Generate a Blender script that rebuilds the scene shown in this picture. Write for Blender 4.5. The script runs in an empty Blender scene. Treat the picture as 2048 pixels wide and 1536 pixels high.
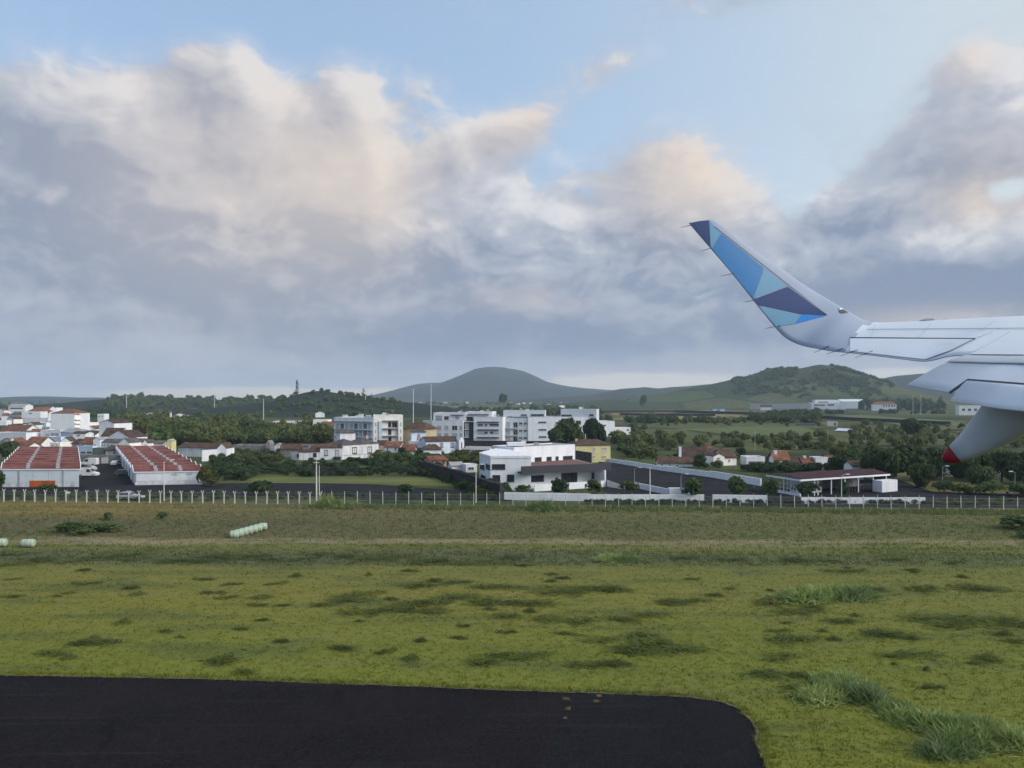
import bpy, bmesh, math, random
import numpy as np
from mathutils import Vector, Matrix, noise as mnoise

# ------------------------------------------------------------------ camera
F, CX, HY, EYE = 1550.0, 1024.0, 795.0, 20.0      # focal length in photo pixels, horizon row, eye height above the field
SC = bpy.context.scene
COL = SC.collection
cam_d = bpy.data.cameras.new('camera')
cam_d.sensor_fit = 'HORIZONTAL'; cam_d.sensor_width = 36.0
cam_d.lens = 36.0 * F / 2048.0
cam_d.shift_y = (HY - 768.0) / 2048.0
cam_d.clip_start = 0.1; cam_d.clip_end = 60000.0
cam = bpy.data.objects.new('camera', cam_d); COL.objects.link(cam)
cam.location = (0, 0, EYE); cam.rotation_euler = (math.radians(90), 0, 0)
SC.camera = cam

# ------------------------------------------------------------------ view, light
SC.view_settings.view_transform = 'Standard'; SC.view_settings.look = 'None'
SC.view_settings.exposure = 1.15; SC.view_settings.gamma = 1.0
SC.cycles.use_denoising = True
SC.cycles.use_adaptive_sampling = True; SC.cycles.adaptive_threshold = 0.02; SC.cycles.adaptive_min_samples = 8
SC.cycles.max_bounces = 4; SC.cycles.diffuse_bounces = 2; SC.cycles.glossy_bounces = 2
SC.cycles.transmission_bounces = 2; SC.cycles.volume_bounces = 1; SC.cycles.transparent_max_bounces = 6
SC.cycles.caustics_reflective = False; SC.cycles.caustics_refractive = False
HAZE = 0.000100
SUN_AZ, SUN_EL = math.radians(113), math.radians(33)        # azimuth clockwise from the view direction
sun_d = bpy.data.lights.new('sun', 'SUN'); sun_d.energy = 1.5; sun_d.angle = math.radians(35)
sun_d.color = (1.0, 0.93, 0.86)
sun = bpy.data.objects.new('sun', sun_d); COL.objects.link(sun)
sdir = Vector((math.sin(SUN_AZ) * math.cos(SUN_EL), math.cos(SUN_AZ) * math.cos(SUN_EL), math.sin(SUN_EL)))
sun.rotation_euler = (-sdir).to_track_quat('-Z', 'Y').to_euler()

# ------------------------------------------------------------------ sky: Nishita plus procedural cumulus
SKY_STRENGTH = 0.1
world = bpy.data.worlds.new('World'); SC.world = world; world.use_nodes = True

def lin(r, g, b):
    f = lambda c: (c / 255 / 12.92) if c / 255 <= 0.04045 else ((c / 255 + 0.055) / 1.055) ** 2.4
    return (f(r), f(g), f(b), 1.0)

class NT:
    def __init__(s, t): s.t = t; s.n = t.nodes; s.l = t.links
    def new(s, typ, **kw):
        n = s.n.new(typ)
        for k, v in kw.items(): setattr(n, k, v)
        return n
    def put(s, sock, v):
        if hasattr(v, 'is_output'): s.l.new(v, sock)
        else: sock.default_value = v
    def math(s, op, a, b=0.0, c=0.0, clamp=False):
        n = s.new('ShaderNodeMath', operation=op, use_clamp=clamp)
        s.put(n.inputs[0], a); s.put(n.inputs[1], b); s.put(n.inputs[2], c)
        return n.outputs[0]
    def vmath(s, op, a, b=(0, 0, 0)):
        n = s.new('ShaderNodeVectorMath', operation=op)
        s.put(n.inputs[0], a); s.put(n.inputs[1], b)
        return n.outputs['Value'] if op in ('DOT_PRODUCT', 'LENGTH') else n.outputs[0]
    def mix(s, f, a, b, blend='MIX'):
        n = s.new('ShaderNodeMix', data_type='RGBA', blend_type=blend)
        s.put(n.inputs[0], f); s.put(n.inputs[6], a); s.put(n.inputs[7], b)
        return n.outputs[2]
    def ramp(s, v, lo, hi, a=0.0, b=1.0):
        n = s.new('ShaderNodeMapRange', interpolation_type='SMOOTHSTEP')
        s.put(n.inputs[0], v)
        for i, x in enumerate((lo, hi, a, b)): s.put(n.inputs[1 + i], x)
        return n.outputs[0]
    def noise(s, vec, scale, detail=4.0, rough=0.5, dims='3D', dist=0.0, out=0):
        n = s.new('ShaderNodeTexNoise', noise_dimensions=dims)
        if vec is not None: s.put(n.inputs['Vector'], vec)
        n.inputs['Scale'].default_value = scale; n.inputs['Detail'].default_value = detail
        n.inputs['Roughness'].default_value = rough; n.inputs['Distortion'].default_value = dist
        return n.outputs[out]

def azel(px, py):
    dx = px - CX
    return math.atan2(dx, F), math.atan2(HY - py, math.hypot(F, dx))

# cumulus masses: (column, row, half width, half height, amount, tilt in degrees), turned into azimuth and elevation
CLOUDS = [
    (330, 400, 390, 230, .85, 0), (470, 165, 100, 90, .52, 0), (690, 225, 80, 90, .46, 0), (100, 220, 190, 110, .34, 0), (560, 300, 130, 90, .35, 0),
    (730, 420, 120, 95, .44, 0), (990, 270, 240, 52, .46, 22), (1200, 140, 80, 36, .26, 22),
    (1080, 500, 350, 120, .60, 0), (760, 560, 260, 90, .25, 0), (1375, 370, 140, 105, .52, 0), (1190, 390, 150, 70, .30, 22),
    (1990, 240, 160, 140, .72, 0), (1850, 330, 150, 95, .50, 0), (1720, 420, 170, 75, .52, 0), (1880, 540, 340, 110, .66, 0), (1935, 150, 70, 60, .29, 0),
    (1440, 0, 190, 36, .26, 0), (2700, 350, 500, 230, .45, 0), (-600, 380, 420, 220, .45, 0),
    (300, -30, 900, 110, -.42, 0), (1330, 190, 230, 60, -.24, 0), (1680, 130, 170, 170, -.30, 0),
    (890, 385, 70, 30, -.12, 0), (1590, 400, 50, 110, -.22, 0), (640, 372, 26, 16, -.36, 22), (2020, 375, 55, 22, -.36, 0),
    (560, 788, 330, 13, -.95, 0), (1290, 766, 180, 17, -1.0, 0), (1780, 750, 100, 16, -.85, 0), (1830, 632, 130, 18, -.24, 0),
]
WARM = [(450, 360, 330, 270, .70, 0), (720, 380, 150, 160, .70, 0), (1080, 230, 190, 50, .8, 22), (1375, 350, 150, 110, 1.0, 0),
        (1940, 120, 70, 60, .55, 0), (1960, 400, 120, 60, .8, 0), (1050, 595, 130, 32, .4, 0),
        (1850, 640, 180, 30, .8, 0), (1350, 762, 300, 22, .8, 0), (1990, 300, 160, 90, .35, 0)]

DARK = [(960, 675, 380, 55, .60, 0), (330, 560, 270, 48, .42, 0), (1900, 575, 300, 60, .50, 0), (110, 400, 130, 130, .25, 0), (1500, 660, 260, 40, .30, 0), (1960, 330, 110, 70, .30, 0)]     # shadowed cloud bases

def blob_sum(t, vec, items, acc, toward=None):
    """sum of soft lobes at a direction (azimuth, elevation); with toward, also how fast the large ones fall in that direction"""
    slope = 0.0
    turned = {0: vec}
    for px, py, rx, ry, amp, rot in items:
        if rot not in turned:
            th = math.radians(rot); c = t.new('ShaderNodeCombineXYZ')
            t.l.new(t.vmath('DOT_PRODUCT', vec, (math.cos(th), math.sin(th), 0)), c.inputs[0])
            t.l.new(t.vmath('DOT_PRODUCT', vec, (-math.sin(th), math.cos(th), 0)), c.inputs[1])
            turned[rot] = c.outputs[0]
        th = math.radians(rot)
        a, e = azel(px, py)
        a1, e1 = a * math.cos(th) + e * math.sin(th), -a * math.sin(th) + e * math.cos(th)
        k = math.cos(a) ** 2 / F
        n = t.new('ShaderNodeVectorMath', operation='MULTIPLY_ADD')
        t.put(n.inputs[0], turned[rot])
        n.inputs[1].default_value = (1 / (rx * k), 1 / (ry * k), 0); n.inputs[2].default_value = (-a1 / (rx * k), -e1 / (ry * k), 0)
        q = n.outputs[0]
        w = t.math('POWER', 0.3679, t.vmath('DOT_PRODUCT', q, q))
        acc = t.math('MULTIPLY_ADD', w, amp, acc)
        if toward and amp > .3:
            dx = toward[0] * math.cos(th) + toward[1] * math.sin(th); dy = -toward[0] * math.sin(th) + toward[1] * math.cos(th)
            slope = t.math('MULTIPLY_ADD', w, t.vmath('DOT_PRODUCT', q, (2 * amp * dx / (rx * k), 2 * amp * dy / (ry * k), 0)), slope)
    return (acc, slope) if toward else acc

def group(name, ins, outs):
    g = bpy.data.node_groups.new(name, 'ShaderNodeTree')
    for n, ty in ins: g.interface.new_socket(n, in_out='INPUT', socket_type=ty)
    for n, ty in outs: g.interface.new_socket(n, in_out='OUTPUT', socket_type=ty)
    t = NT(g)
    return g, t, t.new('NodeGroupInput'), t.new('NodeGroupOutput')

# broad cloud cover by direction
g_cov, t, gi, go = group('cloud_cover', [('P', 'NodeSocketVector')], [('D', 'NodeSocketFloat'), ('S', 'NodeSocketFloat')])
sep = t.new('ShaderNodeSeparateXYZ'); t.l.new(gi.outputs[0], sep.inputs[0])
el = sep.outputs[1]
low = t.math('MULTIPLY', t.ramp(el, .18, .08), .50)
base = t.math('ADD', low, t.ramp(el, .42, 1.0, .0, .25))
acc, slope = blob_sum(t, gi.outputs[0], CLOUDS, t.math('ADD', base, .02), (.045, .038))
t.l.new(acc, go.inputs[0]); t.l.new(slope, go.inputs[1])
# fine billows
g_bil, t, gi, go = group('cloud_billows', [('P', 'NodeSocketVector')], [('D', 'NodeSocketFloat')])
st = t.vmath('MULTIPLY', gi.outputs[0], (1.0, 1.55, 1.0))
warp = t.noise(st, 9.0, 2.0, .5, '2D', out=1)
wv = t.vmath('ADD', st, t.vmath('MULTIPLY', t.vmath('SUBTRACT', warp, (.5, .5, .5)), (.06, .06, 0)))
n1 = t.noise(wv, 6.0, 6.0, .47, '2D')
n2 = t.noise(wv, 17.0, 3.0, .5, '2D')
bil = t.math('MULTIPLY_ADD', t.math('ABSOLUTE', t.math('SUBTRACT', n2, .5)), -.60, .07)
sp2 = t.new('ShaderNodeSeparateXYZ'); t.l.new(gi.outputs[0], sp2.inputs[0])
n3 = t.noise(wv, 30.0, 3.0, .55, '2D')                                   # broken small flakes in the lower sky
flake = t.math('MULTIPLY', t.math('SUBTRACT', n3, .5), t.math('MULTIPLY', t.ramp(sp2.outputs[1], .05, .10), t.ramp(sp2.outputs[1], .30, .20, 0, .42)))
t.l.new(t.math('ADD', t.math('ADD', t.math('MULTIPLY_ADD', n1, 1.05, -.525), bil), flake), go.inputs[0])

t = NT(world.node_tree); t.n.clear()
tc = t.new('ShaderNodeTexCoord')
sep = t.new('ShaderNodeSeparateXYZ'); t.l.new(tc.outputs['Generated'], sep.inputs[0])
az = t.math('ARCTAN2', sep.outputs[0], sep.outputs[1])
elv = t.math('ARCSINE', sep.outputs[2])
comb = t.new('ShaderNodeCombineXYZ'); t.l.new(az, comb.inputs[0]); t.l.new(elv, comb.inputs[1])
P = comb.outputs[0]
def use(g, v):
    n = t.new('ShaderNodeGroup', node_tree=g); t.put(n.inputs[0], v); return n.outputs[0]
cov = use(g_cov, P); slope = cov.node.outputs[1]
b0 = use(g_bil, P)
b1 = use(g_bil, t.vmath('ADD', P, (.022, .020, 0)))
dens = t.math('ADD', cov, b0)
alpha = t.ramp(dens, .10, .40)
wisp = t.math('MULTIPLY', t.ramp(dens, -.10, .32), .35)
alpha = t.math('MAXIMUM', alpha, wisp)
lit = t.math('ADD', t.math('MULTIPLY', t.math('SUBTRACT', b0, b1), 1.35), t.math('MULTIPLY', slope, 1.0))
lit = t.math('MULTIPLY', lit, t.ramp(elv, .02, .22, .45, 1.0))
thick = t.ramp(dens, .30, 1.25)
lit = t.math('ADD', t.math('SUBTRACT', .50, t.math('MULTIPLY', thick, .26)), lit, clamp=True)
lit = t.math('SUBTRACT', lit, t.math('MULTIPLY', blob_sum(t, P, DARK, 0.0), .62), clamp=True)
warm = t.math('MINIMUM', blob_sum(t, P, WARM, .05), 1.0)
K = 1.0 / (SKY_STRENGTH * 2.0 ** SC.view_settings.exposure)
shade_c = lin(136, 152, 177); mid_c = lin(174, 184, 201); lit_c = lin(224, 226, 231); warm_c = lin(235, 222, 211); glow_c = lin(190, 186, 188)
shade = t.mix(warm, shade_c, glow_c)
litc = t.mix(warm, lit_c, warm_c)
cl = t.mix(t.ramp(lit, .0, .5), shade, t.mix(warm, mid_c, lin(214, 205, 200)))
cl = t.mix(t.ramp(lit, .42, 1.0), cl, litc)
cl = t.vmath('SCALE', cl); cl.node.inputs['Scale'].default_value = K
sky = t.new('ShaderNodeTexSky', sky_type='NISHITA')
sky.sun_disc = False; sky.sun_elevation = SUN_EL; sky.sun_rotation = SUN_AZ
sky.altitude = 50; sky.air_density = 1.0; sky.dust_density = 1.6; sky.ozone_density = 1.0
# thin high veil: paler towards the sun side and the horizon
veil = t.math('ADD', t.ramp(az, -.55, .75, .42, .86), t.ramp(elv, .36, .05, .0, .30), clamp=True)
vc = t.mix(t.ramp(az, -.1, .7), lin(186, 213, 241), lin(218, 228, 231))
vc = t.mix(t.ramp(elv, .07, .015), vc, lin(232, 226, 212))
vc = t.vmath('SCALE', vc); vc.node.inputs['Scale'].default_value = K
nsk = t.vmath('SCALE', sky.outputs[0]); nsk.node.inputs['Scale'].default_value = 0.85
skyc = t.mix(veil, nsk, vc)
final = t.mix(alpha, skyc, cl)
bg = t.new('ShaderNodeBackground'); t.l.new(final, bg.inputs[0]); bg.inputs[1].default_value = SKY_STRENGTH
out = t.new('ShaderNodeOutputWorld'); t.l.new(bg.outputs[0], out.inputs[0])
world.cycles.sampling_method = 'NONE'

# ------------------------------------------------------------------ helpers
rng = random.Random(7)
nrg = np.random.default_rng(11)

def W(px, py, D): return Vector(((px - CX) / F * D, D, EYE - (py - HY) / F * D))
def XD(px, D): return Vector(((px - CX) / F * D, D))                    # plan position at a depth
def GD(py): return EYE * F / (py - HY)                                   # depth of the level ground at a row
def G(px, py): return XD(px, GD(py))
def zt(py, D): return EYE - (py - HY) / F * D

def mat(name, col, rough=.8, var=.18, scale=1.0, stretch=(1, 1, 1), col2=None, metal=0.0, bump=0.0, spec=.3, rnd=0.0, sub=0.0):
    m = bpy.data.materials.new(name); m.use_nodes = True
    t = NT(m.node_tree); t.n.clear()
    b = t.new('ShaderNodeBsdfPrincipled'); o = t.new('ShaderNodeOutputMaterial'); t.l.new(b.outputs[0], o.inputs[0])
    c = (*col[:3], 1.0)
    geo = t.new('ShaderNodeNewGeometry')
    v = t.vmath('MULTIPLY', geo.outputs['Position'], stretch) if stretch != (1, 1, 1) else geo.outputs['Position']
    n = t.noise(v, scale, 5.0, .6)
    k = t.ramp(n, .3, .7)
    dark = tuple(x * (1 - var) for x in c[:3]) + (1,); lite = tuple(min(1, x * (1 + var)) for x in c[:3]) + (1,)
    cc = t.mix(k, dark, (*col2[:3], 1) if col2 else lite)
    if rnd:
        oi = t.new('ShaderNodeObjectInfo')
        cc = t.mix(1.0, cc, t.mix(oi.outputs['Random'], (1 - rnd, 1 - rnd, 1 - rnd * .8, 1), (1 + rnd * .8, 1 + rnd, 1, 1)), 'MULTIPLY')
    t.put(b.inputs['Base Color'], cc)
    b.inputs['Roughness'].default_value = rough; b.inputs['Metallic'].default_value = metal
    b.inputs['Specular IOR Level'].default_value = spec
    if bump:
        bp = t.new('ShaderNodeBump'); bp.inputs['Strength'].default_value = bump; bp.inputs['Distance'].default_value = .05
        t.l.new(n, bp.inputs['Height']); t.l.new(bp.outputs[0], b.inputs['Normal'])
    return m

def leafmat(name, c1, c2, scale=.35):
    m = bpy.data.materials.new(name); m.use_nodes = True
    t = NT(m.node_tree); t.n.clear()
    geo = t.new('ShaderNodeNewGeometry'); oi = t.new('ShaderNodeObjectInfo')
    n = t.noise(geo.outputs['Position'], scale, 3.0, .6)
    cc = t.mix(t.ramp(n, .32, .68), (*c1, 1), (*c2, 1))
    cc = t.mix(1.0, cc, t.mix(oi.outputs['Random'], (.72, .76, .80, 1), (1.28, 1.22, 1.05, 1)), 'MULTIPLY')
    d = t.new('ShaderNodeBsdfDiffuse'); t.put(d.inputs[0], cc)
    tr = t.new('ShaderNodeBsdfTranslucent'); t.put(tr.inputs[0], cc)
    mx = t.new('ShaderNodeMixShader'); mx.inputs[0].default_value = .4
    t.l.new(d.outputs[0], mx.inputs[1]); t.l.new(tr.outputs[0], mx.inputs[2])
    o = t.new('ShaderNodeOutputMaterial'); t.l.new(mx.outputs[0], o.inputs[0])
    return m

M = dict(
    white=mat('white_plaster', (.70, .73, .77), .85, .07, .6, (1, 1, .25)),
    white2=mat('weathered_white_plaster', (.60, .62, .65), .9, .18, .8, (1, 1, .2)),
    cream=mat('cream_plaster', (.78, .77, .73), .9, .08, .5),
    yellow=mat('yellow_plaster', (.58, .55, .27), .9, .08, .5),
    ochre=mat('ochre_plaster', (.42, .36, .23), .9, .10, .5),
    pink=mat('pink_plaster', (.55, .40, .38), .9, .08, .5),
    bluew=mat('pale_blue_plaster', (.62, .69, .80), .9, .07, .5),
    pgreen=mat('pale_green_cladding', (.56, .63, .67), .8, .06, .4),
    grey=mat('grey_plaster', (.33, .35, .37), .9, .15, .5),
    stone=mat('grey_stone', (.20, .20, .20), .95, .35, 1.6, bump=.5),
    basalt=mat('black_basalt', (.045, .045, .048), .95, .45, 1.8, bump=.6, spec=.05),
    brick=mat('bare_brick', (.42, .25, .18), .95, .25, 1.2),
    red=mat('red_sheet_roof', (.150, .056, .054), .85, .30, .25, (1, 1, 1), col2=(.225, .092, .086), rnd=.06, spec=.1),
    tile=mat('terracotta_tiles', (.17, .075, .055), .9, .30, .7, col2=(.24, .12, .09), rnd=.15, spec=.1),
    btile=mat('brown_tiles', (.085, .056, .048), .9, .35, .7, rnd=.15, spec=.1),
    dtile=mat('dark_grey_tiles', (.10, .09, .095), .9, .30, .7, rnd=.15, spec=.1),
    maroon=mat('maroon_sheet_roof', (.048, .021, .026), .7, .15, .4, spec=.1),
    flat=mat('flat_roof_membrane', (.30, .30, .31), .95, .15, .4),
    terra=mat('terracotta_paving', (.16, .088, .078), .9, .10, .6, spec=.1),
    dark=mat('dark_grey_cladding', (.045, .047, .06), .6, .12, .5),
    frame=mat('dark_window_frame', (.05, .05, .06), .5, .1),
    lframe=mat('white_window_frame', (.62, .62, .62), .6, .05),
    bframe=mat('brown_window_frame', (.12, .07, .06), .7, .15),
    glass=mat('window_glass', (.03, .035, .045), .12, .2, .3, spec=.6),
    shut=mat('grey_blue_shutter', (.34, .38, .46), .6, .12, .5),
    pshut=mat('pinkish_shutter', (.40, .30, .31), .6, .08),
    ridge=mat('faded_red_ridge', (.25, .12, .115), .8, .1),
    sky_l=mat('translucent_roof_light', (.27, .27, .28), .5, .15, .8),
    orange=mat('orange_rust_sheet', (.42, .10, .03), .8, .25, .6),
    metal=mat('galvanised_steel', (.34, .36, .37), .5, .1, .5, metal=.3),
    conc=mat('pale_concrete', (.60, .59, .56), .9, .12, 1.5),
    asph=mat('dark_asphalt', (.024, .025, .029), .95, .25, .12, spec=.04),
    gate=mat('grey_green_gate', (.10, .12, .115), .7, .15, .5),
    bale=mat('pale_green_film', (.31, .40, .30), .35, .08, 2.0, spec=.5),
    vpaint=mat('white_vehicle_paint', (.62, .64, .66), .3, .04, spec=.5),
    spaint=mat('silver_vehicle_paint', (.35, .37, .40), .3, .05, spec=.6),
    kpaint=mat('dark_vehicle_paint', (.07, .08, .09), .3, .05, spec=.6),
    rubber=mat('tyre_rubber', (.02, .02, .02), .9, .1),
    bark=mat('bark', (.10, .08, .06), .95, .3, 2.0),
    blue=mat('blue_sheet', (.30, .44, .55), .7, .1, .5),
    trees=leafmat('dark_leaves', (.048, .080, .044), (.090, .130, .062)),
    treem=leafmat('mid_leaves', (.066, .106, .048), (.120, .160, .068)),
    treel=leafmat('olive_leaves', (.080, .100, .036), (.145, .155, .058)),
    scrub=leafmat('scrub_leaves', (.080, .114, .054), (.142, .168, .078), .10),
    weed=leafmat('weed_leaves', (.090, .130, .058), (.150, .190, .090), .6),
    reed=leafmat('reed_leaves', (.14, .215, .075), (.31, .38, .17), .8),
)

class MB:
    """collects polygons for one mesh object; coordinates are world coordinates"""
    def __init__(s): s.v = []; s.f = []; s.mi = []
    def poly(s, pts, mi=0):
        i = len(s.v); s.v += [tuple(p) for p in pts]; s.f.append(tuple(range(i, i + len(pts)))); s.mi.append(mi)
    def prism(s, foot, z0, z1, mi=0):
        """vertical prism on a plan polygon; z1 may be a list of top heights"""
        n = len(foot); z1 = z1 if isinstance(z1, (list, tuple)) else [z1] * n
        i = len(s.v)
        s.v += [(p[0], p[1], z0) for p in foot] + [(p[0], p[1], z) for p, z in zip(foot, z1)]
        for k in range(n):
            j = (k + 1) % n; s.f.append((i + k, i + j, i + n + j, i + n + k)); s.mi.append(mi)
        s.f.append(tuple(i + n + k for k in range(n))); s.mi.append(mi)
        s.f.append(tuple(i + k for k in reversed(range(n)))); s.mi.append(mi)
    def hexa(s, b, t, mi=0):
        """solid between a bottom and a top polygon"""
        n = len(b); i = len(s.v); s.v += [tuple(p) for p in b] + [tuple(p) for p in t]
        for k in range(n):
            j = (k + 1) % n; s.f.append((i + k, i + j, i + n + j, i + n + k)); s.mi.append(mi)
        s.f.append(tuple(i + n + k for k in range(n))); s.mi.append(mi)
        s.f.append(tuple(i + k for k in reversed(range(n)))); s.mi.append(mi)
    def box(s, c, h, rz=0.0, mi=0):
        ca, sa = math.cos(rz), math.sin(rz)
        q = [(c[0] + x * h[0] * ca - y * h[1] * sa, c[1] + x * h[0] * sa + y * h[1] * ca) for x, y in ((-1, -1), (1, -1), (1, 1), (-1, 1))]
        s.prism(q, c[2] - h[2], c[2] + h[2], mi)
    def tube(s, pts, rad, n=6, mi=0, caps=True):
        i0 = len(s.v); pts = [Vector(p) for p in pts]
        rad = rad if isinstance(rad, (list, tuple)) else [rad] * len(pts)
        up = Vector((0, 0, 1))
        for k, p in enumerate(pts):
            d = (pts[min(k + 1, len(pts) - 1)] - pts[max(k - 1, 0)]).normalized()
            a = d.cross(up if abs(d.z) < .95 else Vector((1, 0, 0))).normalized(); b = d.cross(a)
            for q in range(n):
                th = 2 * math.pi * q / n
                s.v.append(tuple(p + (a * math.cos(th) + b * math.sin(th)) * rad[k]))
        for k in range(len(pts) - 1):
            for q in range(n):
                a0 = i0 + k * n + q; a1 = i0 + k * n + (q + 1) % n
                s.f.append((a0, a1, a1 + n, a0 + n)); s.mi.append(mi)
        if caps:
            s.f.append(tuple(i0 + q for q in reversed(range(n)))); s.mi.append(mi)
            e = i0 + (len(pts) - 1) * n; s.f.append(tuple(e + q for q in range(n))); s.mi.append(mi)
    def build(s, name, m, parent=None, smooth=False, origin=None):
        me = bpy.data.meshes.new(name)
        o0 = Vector(parent.location) if parent is not None and origin is None else Vector(origin or (0, 0, 0))
        if parent is not None and parent.parent is not None: o0 = Vector(parent['wo'])
        me.from_pydata([tuple(Vector(p) - o0) for p in s.v], [], s.f)
        for x in (m if isinstance(m, (list, tuple)) else [m]): me.materials.append(x)
        if isinstance(m, (list, tuple)): me.polygons.foreach_set('material_index', s.mi)
        if smooth: me.polygons.foreach_set('use_smooth', [True] * len(me.polygons))
        o = bpy.data.objects.new(name, me); COL.objects.link(o)
        if parent is not None: o.parent = parent; o['wo'] = tuple(o0)
        else: o.location = o0
        return o

def tag(o, label, cat, group=None):
    o['label'] = label; o['category'] = cat
    if group: o['group'] = group
    return o
def thing(name, label, cat, loc, group=None):
    o = bpy.data.objects.new(name, None); COL.objects.link(o); o.location = (loc[0], loc[1], loc[2] if len(loc) > 2 else 0.0)
    o.empty_display_size = .5
    return tag(o, label, cat, group)
def kind(o, k): o['kind'] = k; return o
def mesh_np(name, v, f, m, parent=None, uv=None):
    me = bpy.data.meshes.new(name)
    v = np.asarray(v, np.float32); f = np.asarray(f, np.int32); nf, k = f.shape
    me.vertices.add(len(v)); me.vertices.foreach_set('co', v.ravel())
    me.loops.add(nf * k); me.loops.foreach_set('vertex_index', f.ravel())
    me.polygons.add(nf); me.polygons.foreach_set('loop_start', np.arange(nf, dtype=np.int32) * k)
    me.polygons.foreach_set('loop_total', np.full(nf, k, np.int32))
    me.materials.append(m); me.update(calc_edges=True)
    o = bpy.data.objects.new(name, me); COL.objects.link(o)
    if parent is not None: o.parent = parent
    return o

class Face:
    """a vertical wall plane seen from the camera: from plan point a to plan point b"""
    def __init__(s, a, b):
        s.a = Vector(a[:2]); s.b = Vector(b[:2]); s.u = (s.b - s.a).normalized()
        n = Vector((s.u.y, -s.u.x)); mid = (s.a + s.b) / 2
        s.n = n if n.dot(-mid) > 0 else -n
    def hit(s, px, py):
        """depth where the view line through a photo point meets the wall, as (distance along the wall, height)"""
        r = Vector(((px - CX) / F, 1.0))
        D = s.a.dot(s.n) / r.dot(s.n)
        return (r * D - s.a).dot(s.u), zt(py, D)
    def at(s, t, z, out=0.0):
        p = s.a + s.u * t + s.n * out
        return Vector((p.x, p.y, z))
    def slab(s, mb, t0, t1, z0, z1, o0, o1, mi=0):
        q = [s.at(t0, 0, o0), s.at(t1, 0, o0), s.at(t1, 0, o1), s.at(t0, 0, o1)]
        mb.prism([(p.x, p.y) for p in q], z0, z1, mi)

def window(root, fc, r, name='window', fm='lframe', gm='glass', fw=None, sill=True, bars=1, deep=.07):
    t0, z1 = fc.hit(r[0], r[1]); t1, _ = fc.hit(r[2], r[1]); tm = (r[0] + r[2]) / 2; _, z1 = fc.hit(tm, r[1]); _, z0 = fc.hit(tm, r[3])
    if t0 > t1: t0, t1 = t1, t0
    if z0 < .02: z0 = .02
    fw = fw or min(.12, .12 * min(t1 - t0, z1 - z0))
    mb = MB()
    fc.slab(mb, t0, t0 + fw, z0, z1, .004, deep); fc.slab(mb, t1 - fw, t1, z0, z1, .004, deep)
    fc.slab(mb, t0 + fw, t1 - fw, z0, z0 + fw, .004, deep); fc.slab(mb, t0 + fw, t1 - fw, z1 - fw, z1, .004, deep)
    for k in range(bars):
        c = t0 + (t1 - t0) * (k + 1) / (bars + 1)
        fc.slab(mb, c - fw * .35, c + fw * .35, z0 + fw, z1 - fw, .02, deep - .01)
    if sill: fc.slab(mb, t0 - .08, t1 + .08, z0 - .10, z0 - .005, .004, deep + .08)
    w = mb.build(name, M[fm], root)
    g = MB(); fc.slab(g, t0 + fw * .6, t1 - fw * .6, z0 + fw * .6, z1 - fw * .6, .004, .022); g.build('pane', M[gm], w)
    return w

def strip(root, fc, r, name, m, out=.3, back=.003):
    """a ledge, panel or door laid on a wall, given by its photo rectangle"""
    t0, z1 = fc.hit(r[0], r[1]); t1, _ = fc.hit(r[2], r[1]); _, z0 = fc.hit((r[0] + r[2]) / 2, r[3]); _, z1 = fc.hit((r[0] + r[2]) / 2, r[1])
    mb = MB(); fc.slab(mb, min(t0, t1), max(t0, t1), max(z0, .01), z1, back, out); return mb.build(name, M[m], root)

def foot4(a, b, depth, dv=None):
    a = Vector(a[:2]); b = Vector(b[:2])
    if dv is None:
        u = (b - a).normalized(); dv = Vector((-u.y, u.x)) if Vector((-u.y, u.x)).dot(a + b) > 0 else Vector((u.y, -u.x))
    else: dv = Vector(dv).normalized()
    d = dv * depth
    return [a, b, b + d, a + d]

def walls(root, q, z1, m, name='wall', z0=-.3, parapet=0.0):
    mb = MB(); mb.prism(q, z0, z1); return mb.build(name, M[m], root)

def inset(q, d):
    c = sum(q, Vector((0, 0))) / len(q)
    return [p + (c - p).normalized() * d for p in q]

def flat_roof(root, q, z, m='flat', par='white', h=.35, t=.25):
    a, b, c, d = q
    u = (b - a).normalized() * t; v = (d - a).normalized() * t
    mb = MB()
    mb.prism([a - v * .08 - u * .08, b - v * .08 + u * .08, b + v + u * .08, a + v - u * .08], z + .003, z + h)
    mb.prism([d - v - u * .08, c - v + u * .08, c + v * .08 + u * .08, d + v * .08 - u * .08], z + .003, z + h)
    mb.prism([a + v - u * .08, a + v + u, d - v + u, d - v - u * .08], z + .003, z + h - .004); mb.prism([b + v - u, b + v + u * .08, c - v + u * .08, c - v - u], z + .003, z + h - .004)
    p = mb.build('parapet', M[par], root)
    mb = MB(); mb.prism([a + u + v, b - u + v, c - u - v, d + u - v], z + .003, z + .08); mb.build('roof', M[m], root)
    return p

def slope(mb, p, th=.16, mi=0):
    """roof slope from four corner points, with thickness"""
    mb.hexa([Vector(x) - Vector((0, 0, th)) for x in p], p, mi)

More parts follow.
